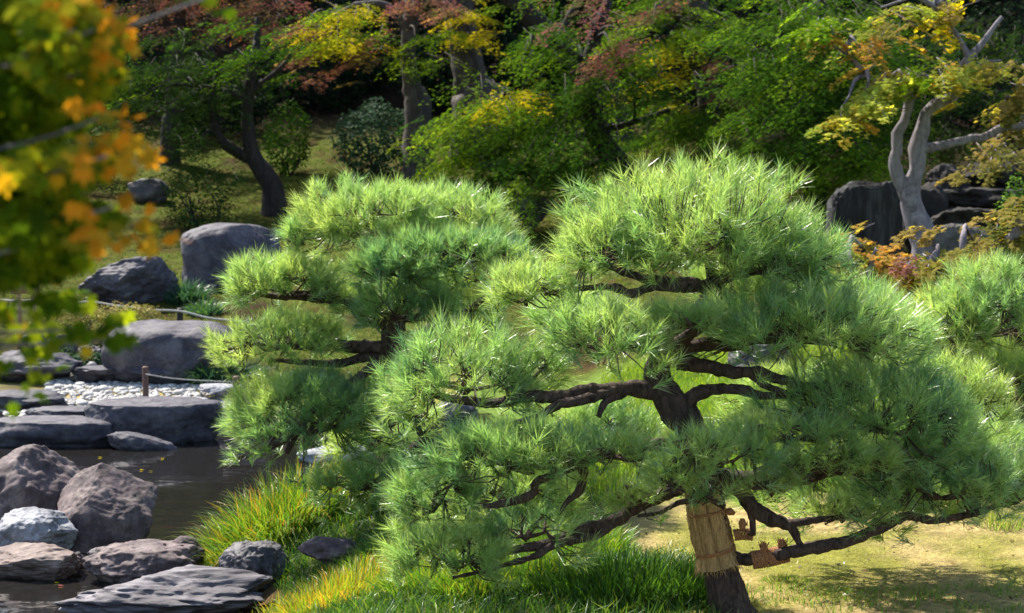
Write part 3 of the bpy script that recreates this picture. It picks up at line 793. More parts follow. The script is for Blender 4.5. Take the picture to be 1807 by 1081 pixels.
# -- the left pine, by the water
D2 = 9.2
base = P(790, 880, D2)
pine2 = thing('pine_tree', 'pruned pine with stacked round pads leaning over the pond stones', 'tree', (base[0], base[1], hz(base[0], base[1]) - 0.02), 'pruned garden pines')
zb = (CAMZ - hz(base[0], base[1])) * F / D2 + 300
v, f = tube(*pxline([(800, zb + 25, 36), (790, 860, 30), (776, 800, 27), (758, 742, 25), (735, 690, 23), (706, 640, 21), (694, 600, 21), (696, 560, 19), (712, 520, 15), (715, 470, 12), (705, 410, 8)], D2), 22, 0.014, 0.15, 0.01, 15, nscale=1.6)
obj('trunk', v, f, M['pine_bark'], pine2, None, True)
BR2 = [
 [(700, 615, 14), (665, 612, 12), (625, 612, 11), (590, 606, 9), (550, 612, 7), (500, 612, 5), (440, 605, 3)],
 [(690, 640, 10), (655, 628, 9), (600, 640, 7), (545, 640, 6), (480, 636, 3)],
 [(700, 655, 13), (668, 642, 9, -.1), (630, 668, 8, -.14), (590, 692, 7, -.16), (560, 712, 6, -.2), (520, 770, 6, -.2), (505, 800, 4, -.2)],
 [(540, 750, 5, -.2), (500, 778, 5, -.22), (450, 800, 4, -.24), (420, 806, 3, -.24)],
 [(690, 575, 11), (640, 560, 9), (615, 530, 9), (570, 528, 8), (510, 522, 7), (450, 520, 4)],
 [(698, 600, 12), (735, 590, 9), (780, 568, 8), (830, 545, 6), (860, 520, 4)],
 [(705, 560, 10), (660, 540, 7), (630, 500, 5)],
 [(714, 500, 9), (760, 480, 7), (820, 455, 6), (880, 445, 4)],
 [(712, 460, 8), (660, 430, 6), (600, 410, 4), (540, 405, 3)],
 [(765, 770, 12), (720, 800, 8, -.1), (680, 840, 6, -.2), (640, 855, 4, -.2)],
]
for k, b_ in enumerate(BR2):
    pine_branch(pine2, b_, D2, seed=k * 5 + 70, sides=9)
PADS2 = [
 (655, 400, 130, 92, 40, 0.0, .8, 1.0, .62, -.02),
 (795, 400, 118, 82, 40, 0.05, .8, 1.0, .55, -.05),
 (520, 415, 42, 42, 18, 0.0, .8, 1.0, .7, 0),
 (780, 455, 155, 70, 30, -.25, .6, 1.0, .3, .05),
 (695, 470, 85, 60, 35, -.35, .6, 1.0, .42, 0),
 (503, 504, 114, 74, 28, -.05, .75, 1.1, .66, .05),
 (503, 602, 114, 62, 28, 0.0, .75, 1.0, .6, .02),
 (720, 550, 105, 70, 25, -.25, .6, .9, .45, 0),
 (835, 565, 70, 45, 25, 0.1, .7, .8, .45, 0),
 (545, 742, 150, 100, 64, -.2, .7, 1.0, .62, -.05),
 (665, 705, 105, 62, 45, -.05, .7, .9, .5, 0),
 (640, 845, 110, 50, 45, -.2, .6, .75, .4, .05),
 (560, 655, 40, 25, 15, -.1, .7, .7, .55, 0),
 (640, 530, 60, 45, 25, .1, .8, .9, .5, 0),
 (760, 520, 110, 55, 30, .4, .8, .9, .5, 0),
 (850, 480, 85, 60, 30, .3, .8, .9, .6, 0),
 (660, 770, 90, 55, 40, .3, .8, .8, .5, 0),
]
for k, (cx, cy, rx, up, dn, dD, dp, de, wm, ln) in enumerate(PADS2):
    pine_pad(pine2, cx, cy, rx, up, dn, D2 + dD, dp, de * 0.9, 0.086, 300 + k * 7, None, wm, ln)

# -- the right pine, at the lawn's far edge
D3 = 8.7
base = P(1830, 900, D3)
pine3 = thing('pine_tree', 'pruned pine with bushy rounded pads right of the orange maple shrub', 'tree', (base[0], base[1], hz(base[0], base[1]) - 0.02), 'pruned garden pines')
zb = (CAMZ - hz(base[0], base[1])) * F / D3 + 300
v, f = tube(*pxline([(1846, zb + 25, 36), (1836, 860, 28), (1826, 790, 26), (1815, 720, 24), (1812, 660, 20), (1800, 610, 17), (1795, 540, 12), (1800, 480, 8)], D3), 20, 0.014, 0.15, 0.01, 25, nscale=1.6)
obj('trunk', v, f, M['pine_bark'], pine3, None, True)
for k, b_ in enumerate([
 [(1808, 640, 14), (1770, 645, 11), (1720, 632, 9), (1690, 622, 7), (1650, 606, 4)],
 [(1815, 700, 13), (1780, 712, 10), (1740, 705, 8), (1690, 700, 5), (1630, 695, 3)],
 [(1822, 770, 12), (1790, 770, 10), (1760, 765, 7), (1720, 770, 4)],
 [(1812, 650, 12), (1850, 630, 9), (1900, 610, 6), (1950, 600, 4)],
 [(1826, 780, 12), (1870, 760, 9), (1930, 750, 5)]]):
    pine_branch(pine3, b_, D3, seed=k * 5 + 170, sides=9)
for k, (cx, cy, rx, up, dn, dD, dp, de, wm, ln) in enumerate([
 (1745, 575, 135, 125, 45, -.1, .75, 1.0, .66, .06),
 (1690, 590, 72, 85, 35, -.25, .7, 1.0, .62, 0),
 (1790, 665, 110, 70, 35, -.15, .7, 1.0, .55, 0),
 (1690, 730, 120, 85, 50, 0.1, .7, .9, .62, -.05),
 (1800, 780, 80, 70, 45, -.1, .7, .9, .5, 0),
 (1600, 660, 90, 60, 30, 0.3, .7, .8, .62, 0),
 (1920, 590, 110, 100, 40, 0.0, .75, .8, .6, 0),
 (1930, 740, 110, 80, 40, 0.0, .75, .8, .5, 0)]):
    pine_pad(pine3, cx, cy, rx, up, dn, D3 + dD, dp, de * 0.9, 0.084, 600 + k * 7, None, wm, ln)

# ------------------------------------------------------------------ leaves
def template(lobes, wid=0.26):
    """star of pointed lobes round a centre: [(angle deg, length)]"""
    V, T = [], []
    for ang, L in lobes:
        a = math.radians(ang); d = np.array([math.cos(a), math.sin(a)]); s = np.array([-d[1], d[0]])
        b = len(V)
        V += [np.array([0.0, 0.0]), d * L * 0.45 - s * wid * L * 0.55, d * L, d * L * 0.45 + s * wid * L * 0.55]
        T += [(b, b + 1, b + 2), (b, b + 2, b + 3)]
    return np.array(V), np.array(T)
TRI3 = (np.array([(0, 0), (0.5, -0.22), (1, 0), (0.5, 0.22), (-0.1, 0.25), (0.45, 0.8), (-0.1, -0.25), (0.45, -0.8)], float) * 0.62, np.array([(0, 1, 2), (0, 2, 3), (4, 6, 5), (4, 6, 7)]))
STAR5 = template([(0, 0.62), (52, 0.52), (-52, 0.52), (105, 0.36), (-105, 0.36)], 0.42)
STAR7 = template([(0, 0.66), (42, 0.6), (-42, 0.6), (85, 0.48), (-85, 0.48), (130, 0.3), (-130, 0.3)], 0.42)
OVAL = (np.array([(-0.5, 0), (0, -0.24), (0.5, 0), (0, 0.24)], float), np.array([(0, 1, 2), (0, 2, 3)]))
def put_leaves(A, pos, nor, tip, size, col, tmpl, curl=0.12):
    tv, tf = tmpl
    n, m = len(pos), len(tv)
    t = nrm(tip - nor * (tip * nor).sum(1, keepdims=True)); s = np.cross(nor, t)
    w = -curl * (tv[:, 0] ** 2 + tv[:, 1] ** 2)
    V = pos[:, None, :] + size[:, None, None] * (tv[None, :, 0:1] * t[:, None, :] + tv[None, :, 1:2] * s[:, None, :] + w[None, :, None] * nor[:, None, :])
    T = (np.arange(n)[:, None, None] * m + tf[None]).reshape(-1, 3)
    A.add(V.reshape(-1, 3), T, np.repeat(col, m, axis=0))
def ellip(r, n, shell=0.5):
    d = nrm(r.normal(size=(n, 3)))
    return d * (r.uniform(0, 1, n) ** (1 / 3.0) * (1 - shell) + shell * r.uniform(0.75, 1.0, n))[:, None]
# ------------------------------------------------------------------ grass
def blades(A, root, h, lean, width, cb, ct, nseg=3, droop=0.5):
    """root (n,3), h (n), lean (n,2) horizontal reach as a share of h; colours base / tip (n,3)"""
    n = len(root)
    side = perp(np.concatenate([lean, np.full((n, 1), 0.0)], 1) + np.array([1e-3, 1e-3, 1.0]))
    side[:, 2] *= 0.2; side = nrm(side)
    Vs, Cs = [], []
    for k in range(nseg + 1):
        t = k / nseg
        x = root.copy()
        x[:, :2] += lean * (h * (t ** 1.7))[:, None]
        reach = np.hypot(lean[:, 0], lean[:, 1])
        x[:, 2] += h * (t - droop * np.clip(reach, 0, 1.2) * t ** 3)
        w = width * (1 - t ** 1.6) / 2 + 0.0002
        c = lerp(cb, ct, np.full(n, t))
        Vs += [x - side * w[:, None], x + side * w[:, None]]; Cs += [c, c]
    V = np.stack(Vs, 1).reshape(-1, 3); C = np.stack(Cs, 1).reshape(-1, 3)
    m = (nseg + 1) * 2
    b = np.arange(n)[:, None] * m
    T = np.concatenate([np.concatenate([b + np.array([2 * k, 2 * k + 1, 2 * k + 3]), b + np.array([2 * k, 2 * k + 3, 2 * k + 2])]) for k in range(nseg)])
    A.add(V, T, C)
GR = np.array([0.11, 0.22, 0.02]); GY = np.array([0.32, 0.33, 0.03]); GO = np.array([0.5, 0.24, 0.03]); GD = np.array([0.04, 0.1, 0.02]); GB = np.array([0.04, 0.1, 0.06]); GP = np.array([0.42, 0.36, 0.2])
def pick_col(r, n, pal):
    w = np.array([p[1] for p in pal], float); k = r.choice(len(pal), n, p=w / w.sum())
    return np.array([p[0] for p in pal])[k] * r.uniform(0.7, 1.25, n)[:, None]
def grass_clump(label, cx, cy, rx_px, rd, D, n, h, pal_b, pal_t, seed, width=0.006, reach=0.5, up=None, name='grass_clump', cat='grass', group=None, nseg=4, droop=0.55, bias=(0, 0), spread=True):
    r = np.random.default_rng(seed)
    c = P(cx, cy, D); a = rx_px * D / F
    th = r.uniform(0, 2 * np.pi, n); q = np.sqrt(r.uniform(0, 1, n))
    off = np.stack([np.cos(th) * q * a, np.sin(th) * q * rd], 1)
    x, y = c[0] + off[:, 0], c[1] + off[:, 1]
    z = height(x, y) - 0.01
    lean = off / np.array([a, rd]) * reach * (1 if spread else 0.2) + r.normal(size=(n, 2)) * 0.22 * (0.4 + reach) + np.array(bias)
    A = Acc()
    hh = h * r.uniform(0.5, 1.15, n) * (1 - 0.25 * q)
    blades(A, np.stack([x, y, z], 1), hh, lean, width * r.uniform(0.6, 1.2, n), pick_col(r, n, pal_b), pick_col(r, n, pal_t), nseg, droop)
    o = A.obj(name, M['grass'])
    return tag(o, label, cat, group)
grass_clump('large yellow-green sedge clump on the bank above the dark boulder', 480, 925, 150, 0.33, 9.55, 2600, 0.36, [(GD, 2), (GR, 3)], [(GR, 4), (GY, 3), (GO, 1.0)], 1, 0.0085, 0.75, bias=(-0.08, -0.1))
grass_clump('arching pale sedge blades spilling over the small bank stones', 320, 990, 40, 0.16, 9.2, 260, 0.36, [(GR, 3), (GY, 1)], [(GY, 2), (GP, 2), (GR, 1)], 2, 0.006, 1.1, bias=(-0.35, -0.2))
grass_clump('short bright yellow-orange grass clump by the smooth pale stone', 590, 1066, 150, 0.4, 7.7, 3000, 0.21, [(GR, 3), (GY, 2)], [(GY, 4), (GO, 2), (GR, 2)], 3, 0.0085, 0.5)
grass_clump('bright grass between the yellow clump and the pine trunk', 800, 1080, 130, 0.3, 7.2, 1900, 0.2, [(GD, 2), (GR, 3)], [(GR, 4), (GY, 2)], 4, 0.0085, 0.5)
grass_clump('dark green strappy grass at the foot of the large pine trunk', 1090, 1100, 160, 0.3, 6.85, 2600, 0.19, [(GD, 3), (GR, 2)], [(GR, 3), (GD, 2), (GB, 1)], 5, 0.0085, 0.45)
grass_clump('green grass tuft under the low left pine branch', 1010, 995, 105, 0.3, 7.7, 1500, 0.2, [(GD, 3), (GR, 2)], [(GR, 4), (GY, 1)], 6, 0.0085, 0.5)
grass_clump('few upright reed blades by the humped boulder', 222, 968, 28, 0.08, 9.75, 16, 0.3, [(GR, 1)], [(GY, 2), (GR, 1)], 7, 0.009, 0.35, nseg=5, droop=0.2)
grass_clump('bright shore grass behind the leaning pine trunk', 700, 812, 90, 0.4, 10.6, 900, 0.2, [(GR, 1)], [(GY, 2), (GR, 2)], 8, 0.006, 0.4)
grass_clump('tall thin reed stems at the flat slab', 690, 800, 10, 0.05, 10.4, 7, 0.32, [(GR, 1)], [(GY, 1)], 9, 0.006, 0.08, droop=0.1)
grass_clump('dark arching sedge tuft at the foot of the large rounded boulder', 380, 692, 44, 0.2, 17.2, 700, 0.36, [(GB * 0.7, 1)], [(GB, 2), (GD, 1)], 10, 0.012, 0.9)
grass_clump('smaller dark sedge tuft beside the short brown post', 432, 690, 28, 0.15, 17.4, 400, 0.32, [(GB * 0.7, 1)], [(GB, 2), (GD, 1)], 11, 0.012, 0.9)
grass_clump('dark leafy tuft growing between the two slope rocks', 330, 522, 36, 0.2, 21.2, 500, 0.32, [(GB * 0.8, 1)], [(GB, 2), (GD, 1)], 12, 0.02, 0.7)
grass_clump('blue-green tuft at the base of the tall slope rock', 362, 530, 30, 0.2, 20.6, 400, 0.22, [(GB * 0.8, 1)], [(GB, 2), (GR, 1)], 13, 0.016, 0.8)
grass_clump('yellowish grass tuft at the end of the low grey stone', 1762, 960, 40, 0.15, 7.9, 300, 0.12, [(GR, 2), (GP, 1)], [(GY, 2), (GP, 2), (GR, 2)], 14, 0.004, 0.5)
grass_clump('small bright tuft on the dry lawn beside the trunk', 1385, 1038, 45, 0.08, 6.95, 260, 0.045, [(GR, 1)], [(GY, 2), (GR, 2)], 15, 0.003, 0.6)
grass_clump('green grass right of the dark strappy grass by the trunk', 1215, 1090, 60, 0.16, 6.75, 700, 0.17, [(GD, 3), (GR, 2)], [(GR, 3), (GD, 2)], 16, 0.0085, 0.4)
grass_clump('tall yellow-orange grass edging the layered slab', 480, 1085, 70, 0.2, 7.9, 900, 0.2, [(GR, 3), (GY, 2)], [(GY, 4), (GO, 2), (GR, 2)], 19, 0.0085, 0.6)
grass_clump('fresh green grass in front of the bright grass', 840, 1096, 90, 0.2, 6.95, 1300, 0.17, [(GD, 3), (GR, 2)], [(GR, 4), (GY, 2)], 26, 0.0085, 0.5)
grass_clump('green strappy grass between the bright grass and the dark strappy grass', 940, 1085, 120, 0.25, 7.0, 1700, 0.2, [(GD, 3), (GR, 2)], [(GR, 4), (GY, 1)], 17, 0.0085, 0.45)
grass_clump('deep green grass behind the yellow-orange clump', 700, 1000, 90, 0.3, 8.4, 1200, 0.16, [(GD, 3), (GR, 2)], [(GR, 4), (GY, 1)], 18, 0.0085, 0.5)
# lawn and meadow: uncountable
def field(name, label, n, xr, yr, h, pal_b, pal_t, seed, width, cond=None, reach=0.3, nseg=2, mat='grass'):
    r = np.random.default_rng(seed)
    x = r.uniform(*xr, n); y = r.uniform(*yr, n)
    k = np.ones(n, bool) if cond is None else cond(x, y, r)
    x, y = x[k], y[k]; n = len(x)
    z = height(x, y) - 0.004
    A = Acc()
    blades(A, np.stack([x, y, z], 1), h * r.uniform(0.4, 1.2, n), r.normal(size=(n, 2)) * reach, width * r.uniform(0.6, 1.3, n), pick_col(r, n, pal_b), pick_col(r, n, pal_t), nseg, 0.3)
    o = A.obj(name, M[mat])
    return tag(o, label, 'grass', kind='stuff')
def lawn_c(x, y, r):
    q = np.stack([x, y, x * 0], 1)
    return (fbm(q * 1.1, 21, 4) + 0.5 * fbm(q * 3.7, 31, 4) + r.normal(size=len(x)) * 0.25 > -0.12)
field('lawn_grass', 'short sparse dry grass of the tan lawn', 90000, (-0.4, 3.2), (5.6, 8.5), 0.014, [(GP, 3), (GR, 1)], [(GP, 3), (GY, 1.2), (GR, 0.8)], 20, 0.003, lawn_c, 0.6, 1)
field('needle_litter', 'scattered fallen brown pine needles on the dry lawn', 9000, (-0.3, 3.0), (5.8, 8.4), 0.004, [(np.array([.16, .09, .045]), 1)], [(np.array([.2, .11, .05]), 2), (GP, 1)], 25, 0.002, lambda x, y, r: fbm(np.stack([x, y, x * 0], 1) * 2, 71, 3) > -0.1, 12.0, 1)
r = np.random.default_rng(91)
n = 420
x = r.uniform(-0.2, 2.6, n); y = r.uniform(6.4, 8.6, n)
A = Acc()
put_leaves(A, np.stack([x, y, height(x, y) + 0.006], 1), nrm(np.array([0, 0, 1.0]) + r.normal(size=(n, 3)) * 0.25), nrm(r.normal(size=(n, 3))), r.uniform(0.012, 0.03, n), pick_col(r, n, [(np.array([.12, .06, .03]), 3), (np.array([.3, .18, .06]), 1), (np.array([.05, .03, .02]), 2)]), OVAL)
tag(A.obj('leaf_litter', M['grass']), 'tiny fallen leaves strewn over the dry lawn', 'leaves', kind='stuff')
field('bank_grass', 'low dark grass covering the bank below the left pine', 52000, (-1.5, 0.72), (6.3, 11.2), 0.085, [(GD, 1)], [(GD, 2), (GR, 2), (GY, .5)], 23, 0.005, lambda x, y, r: (height(x, y) > 0.06) & (x + r.normal(size=len(x)) * 0.12 < np.where(y < 7.6, 0.62, 0.2)), 0.5)
field('shaded_lawn_tufts', 'sparse green grass blades in the pine shade on the dry lawn', 5000, (0.7, 2.2), (5.9, 6.85), 0.035, [(GR, 1)], [(GR, 2), (GY, 1), (GP, 1)], 24, 0.0035, lambda x, y, r: fbm(np.stack([x, y, x * 0], 1) * 3, 61, 2) > 0.05, 0.5)
field('meadow_grass', 'bright green longer grass on the bank behind the pines', 42000, (0.0, 4.6), (8.7, 16), 0.15, [(GR, 1)], [(GR, 2), (GY, 3)], 21, 0.008, lambda x, y, r: height(x, y) > 0.2, 0.35)
field('moss_growth', 'low moss and creeping plants on the slope below the trees', 70000, (-8, 6), (17.8, 34), 0.04, [(GD * 0.8, 1)], [(GD, 2), (np.array([0.075, 0.095, 0.018]), 3), (np.array([0.09, 0.055, 0.025]), 1)], 22, 0.02, None, 0.8, 1, 'maple')

CG = np.array
PAL = {
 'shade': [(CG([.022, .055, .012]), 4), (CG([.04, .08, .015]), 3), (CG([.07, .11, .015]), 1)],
 'green': [(CG([.05, .125, .014]), 4), (CG([.095, .195, .018]), 3), (CG([.2, .3, .018]), 1.2)],
 'lime': [(CG([.16, .28, .018]), 4), (CG([.31, .4, .02]), 2.5), (CG([.085, .17, .016]), 2.5)],
 'yellow': [(CG([.62, .5, .02]), 4), (CG([.45, .44, .02]), 3), (CG([.22, .28, .02]), 1)],
 'pink': [(CG([.34, .12, .12]), 3), (CG([.3, .15, .12]), 2), (CG([.2, .18, .07]), 2)],
 'red': [(CG([.28, .08, .08]), 3), (CG([.22, .09, .09]), 2), (CG([.09, .12, .03]), 2.5)],
 'mauve': [(CG([.2, .09, .1]), 3), (CG([.24, .1, .11]), 2), (CG([.05, .09, .02]), 3)],
 'orange': [(CG([.46, .25, .06]), 3), (CG([.48, .36, .07]), 3), (CG([.34, .17, .08]), 1), (CG([.24, .25, .06]), 2)],
 'gold': [(CG([.54, .42, .07]), 2.5), (CG([.42, .44, .08]), 4), (CG([.56, .32, .06]), .5), (CG([.24, .32, .05]), 3)],
 'olive': [(CG([.26, .23, .06]), 3), (CG([.34, .25, .08]), 2), (CG([.15, .18, .04]), 2)],
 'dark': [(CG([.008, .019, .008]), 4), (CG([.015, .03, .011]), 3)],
 'bluegreen': [(CG([.03, .07, .035]), 3), (CG([.05, .09, .04]), 2)],
}
def sprays(A, Tw, r, c, rad, ns, per, size, pal, tmpl, droop=0.45, sr=0.45, tier=0.26):
    """tiers of drooping fronds: narrow fans of leaves that overlap like shingles inside an ellipsoid"""
    off = np.clip(r.normal(size=(ns, 3)) * np.array([.6, .6, .55]), -1.5, 1.5) * rad
    ti = np.round(off[:, 2] / tier + r.uniform(-.5, .5))
    rho = (off[:, 0] / rad[0]) ** 2 + (off[:, 1] / rad[1]) ** 2
    off[:, 2] = ti * tier + r.normal(size=ns) * 0.035 - 0.12 * rho * tier + 0.1 * np.sin(ti * 2.4 + off[:, 0] * 2.2)
    cen = c + off
    main = r.uniform(-0.9, 0.1)
    out = nrm(np.array([main, -0.75, 0]) + nrm(off * np.array([1, 1, 0]) + 1e-6) * 0.55 + r.normal(size=(ns, 3)) * np.array([.22, .22, 0]))
    ax = nrm(out + np.array([0, 0, -1.0]) * (droop * r.uniform(0.4, 1.4, ns))[:, None])
    sd = nrm(np.cross(ax, np.array([0, 0, 1.0]))); up = np.cross(sd, ax)
    up = up * np.sign(up[:, 2:3] + 1e-6)
    srs = sr * r.uniform(0.55, 1.35, ns)
    N = ns * per
    u = r.beta(1.3, 1.1, N) * 2 - 1; v = r.normal(size=N) * 0.24 * (1.15 - 0.55 * np.abs(u + 0.2))
    R = np.repeat(srs, per)
    e = lambda q: np.repeat(q, per, axis=0)
    pos = e(cen) + e(ax) * (u * R)[:, None] + e(sd) * (v * R)[:, None] + e(up) * (r.normal(size=N) * 0.035 * R - 0.5 * R * v * v - 0.22 * R * np.clip(u, 0, 1) ** 2)[:, None]
    nor = nrm(e(up) + r.normal(size=(N, 3)) * 0.24)
    tip = nrm(e(ax) + e(sd) * np.sign(v)[:, None] * 0.45 + np.array([0, 0, -0.35]) + r.normal(size=(N, 3)) * 0.2)
    cs = pick_col(r, ns, pal)
    col = 0.65 * e(cs) + 0.35 * pick_col(r, N, pal)
    put_leaves(A, pos, nor, tip, size * r.uniform(0.7, 1.25, N), col, tmpl)
    if Tw is not None:
        for k in range(ns):
            v_, f_ = tube(np.array([cen[k] - ax[k] * srs[k] * 1.1 - up[k] * 0.03, cen[k] - up[k] * 0.012, cen[k] + ax[k] * srs[k] * 0.7 - up[k] * 0.05]), [0.006, 0.004, 0.002], 3, raw=True)
            Tw.add(v_, f_)
def maple(name, label, D, trunk, limbs, clusters, bark='dark_bark', lsize=0.066, seed=0, tmpl=None, group=None, droop=0.35, sr=0.32, sides=12, cat='tree', ground=True):
    """trunk / limbs in pixels at distance D; clusters (px, py, dD, rx, ry, rdepth_m, n_sprays, palette)"""
    r = np.random.default_rng(seed + 500)
    tp, tr = pxline(trunk, D)
    bx, by = tp[0][0], tp[0][1]
    gz = hz(bx, by)
    if ground and gz < tp[0][2] - 0.02:
        tp = np.vstack([[bx, by, gz - 0.15], tp]); tr = np.concatenate([[tr[0] * 1.25], tr])
    t = thing(name, label, cat, (bx, by, gz), group)
    v, f = tube(tp, tr, sides, 0.06, 0.1, 0.02, seed, nscale=1.2)
    obj('trunk', v, f, M[bark], t, None, True)
    for k, l_ in enumerate(limbs):
        p, q = pxline(l_, D)
        v, f = tube(p, q, max(6, sides - 4), 0.05, 0.1, 0.03, seed + k + 1)
        obj('branch', v, f, M[bark], t, None, True)
    if clusters:
        A, Tw = Acc(), Acc()
        allp = np.vstack([pxline(l_, D)[0] for l_ in limbs] + [tp])
        for (px, py, dD, rx, ry, rd, ns, pal) in clusters:
            d = D + dD; c = P(px, py, d)
            sprays(A, Tw, r, c, np.array([rx * d / F, rd, ry * d / F]), max(4, int(ns * 0.95)), 54, lsize, PAL[pal], tmpl or TRI3, droop, sr * 1.5, 0.0098 * d)
            near = allp[np.linalg.norm(allp - c, axis=1).argmin()]
            mid = (near + c) / 2 + np.array([0, 0, 0.15])
            v_, f_ = tube([near, mid, c], [0.03, 0.02, 0.008], 5, 0.08, 0, 0.05, seed)
            Tw.add(v_, f_)
        A.obj('crown', M['maple'], t)
        Tw.obj('twigs', M[bark], t, True)['kind'] = 'stuff'
    return t
def shrub(label, px, py, rx, ry, D, n, pal, lsize=0.06, seed=0, rd=None, name='shrub', mat='evergreen', tmpl=None, group=None, sit=True, cat='shrub', flat=1.0):
    r = np.random.default_rng(seed + 900)
    c = P(px, py, D); a, h = rx * D / F, ry * D / F
    rd = rd or a * 0.8
    gz = hz(c[0], c[1])
    t = thing(name, label, cat, (c[0], c[1], gz), group)
    if sit:
        zt = c[2] + h; c[2] = (zt + gz) / 2; h = (zt - gz) / 2 * 1.1
    off = ellip(r, n, 0.55)
    lump = 1 + 0.22 * vn(off * 2.4 + seed, seed)
    off = np.sign(off) * np.abs(off) ** flat
    pos = c + off * lump[:, None] * np.array([a, rd, h])
    nor = nrm(off * 0.7 + np.array([0, 0, 0.7]) + r.normal(size=(n, 3)) * 0.5)
    A = Acc()
    cs = pick_col(r, n, PAL[pal]) * (1 + 0.3 * vn(pos * 4, seed))[:, None]
    put_leaves(A, pos, nor, nrm(off + r.normal(size=(n, 3)) * 0.6), lsize * r.uniform(0.7, 1.3, n), cs, tmpl or OVAL)
    A.obj('foliage', M[mat], t)
    T = Acc()
    for k in range(9):
        e = c + ellip(r, 1, 0.3)[0] * np.array([a, rd, h]) * 0.7
        b = np.array([c[0] + r.normal() * a * 0.15, c[1] + r.normal() * rd * 0.15, gz - 0.03])
        v_, f_ = tube([b, (b + e) / 2 + r.normal(size=3) * 0.05, e], [0.018, 0.012, 0.005], 5, 0.08)
        T.add(v_, f_)
    T.obj('stems', M['dark_bark'], t, True)
    return t

# -- maples of the wooded slope
maple('maple_tree', 'small shaded maple with slender curved trunk forking at its base', 27.5,
  [(482, 336, 20), (466, 304, 17), (446, 276, 14), (438, 235, 12), (437, 190, 10), (442, 140, 9), (452, 85, 7), (455, 30, 4)],
  [[(450, 282, 11), (412, 264, 10), (386, 240, 8), (374, 190, 7), (384, 130, 5), (370, 80, 3)], [(440, 165, 6), (468, 142, 5), (492, 122, 4), (515, 95, 3)], [(438, 180, 5), (400, 160, 4), (350, 150, 3)]],
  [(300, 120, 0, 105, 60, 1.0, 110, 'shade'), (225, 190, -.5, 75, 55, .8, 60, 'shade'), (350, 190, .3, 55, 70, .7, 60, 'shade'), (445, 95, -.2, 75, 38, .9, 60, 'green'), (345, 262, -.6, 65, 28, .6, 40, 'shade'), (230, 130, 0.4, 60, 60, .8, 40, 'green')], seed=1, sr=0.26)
maple('maple_tree', 'red-leaved maple above the small shaded maple', 31.5,
  [(300, 270, 18), (305, 180, 15), (315, 90, 12), (320, 0, 9), (330, -60, 5)], [[(312, 80, 7), (380, 30, 5), (450, 0, 3)], [(312, 60, 7), (260, 10, 5), (230, -10, 3)]],
  [(270, 8, 0, 85, 34, .9, 60, 'mauve'), (380, -5, -.3, 80, 32, .9, 60, 'red'), (455, 12, -.6, 60, 26, .6, 45, 'pink'), (330, -70, 0, 180, 60, 1.4, 100, 'red'), (420, 40, 0, 70, 22, .5, 22, 'mauve')], seed=2)
maple('maple_tree', 'yellow and pink maple with pale straight trunk before the dark wood', 29.5,
  [(738, 190, 24), (726, 150, 16), (721, 100, 13), (722, 50, 13), (735, -20, 14), (740, -120, 9)],
  [[(722, 55, 9), (680, 10, 7), (630, 10, 6), (590, 25, 4)], [(728, 20, 8), (780, -10, 5), (830, 0, 3)]],
  [(595, 30, -1, 60, 32, .8, 60, 'yellow'), (600, 72, -1.2, 58, 26, .6, 45, 'lime'), (545, 95, -1, 22, 22, .3, 13, 'pink'), (620, 105, -1, 22, 22, .3, 13, 'pink'), (660, 70, -1, 12, 18, .25, 7, 'pink'), (530, 50, -1, 26, 16, .4, 12, 'pink'),
   (735, 70, -.5, 32, 30, .4, 24, 'lime'), (740, 4, -.6, 50, 14, .6, 28, 'pink')], bark='grey_bark', seed=3, sr=0.26)
maple('maple_tree', 'thick-trunked grey tree with flared roots and yellow sprigs', 31.0,
  [(842, 178, 42), (833, 150, 32), (824, 100, 27), (812, 50, 25), (805, 0, 24), (795, -120, 16)], [[(808, 30, 8), (850, -10, 5), (870, -30, 3)], [(810, 50, 8), (780, 20, 5), (770, 0, 3)]],
  [(830, 30, -.8, 34, 34, .4, 30, 'yellow'), (845, 62, -.9, 24, 18, .3, 12, 'yellow'), (785, 20, -.8, 40, 14, .4, 14, 'pink'), (790, 60, -.7, 30, 30, .3, 14, 'lime')], bark='grey_bark', seed=4, sr=0.22, sides=16)
maple('maple_tree', 'dark leaning tree trunk in the deep shade of the wood', 33.5,
  [(1080, 190, 30), (1040, 130, 24), (990, 80, 20), (935, 25, 18), (880, -30, 15), (830, -110, 10)], [[(985, 75, 8), (1010, 20, 6), (1040, -30, 4)]],
  [(905, 8, 0, 50, 18, .6, 16, 'lime')], seed=5)
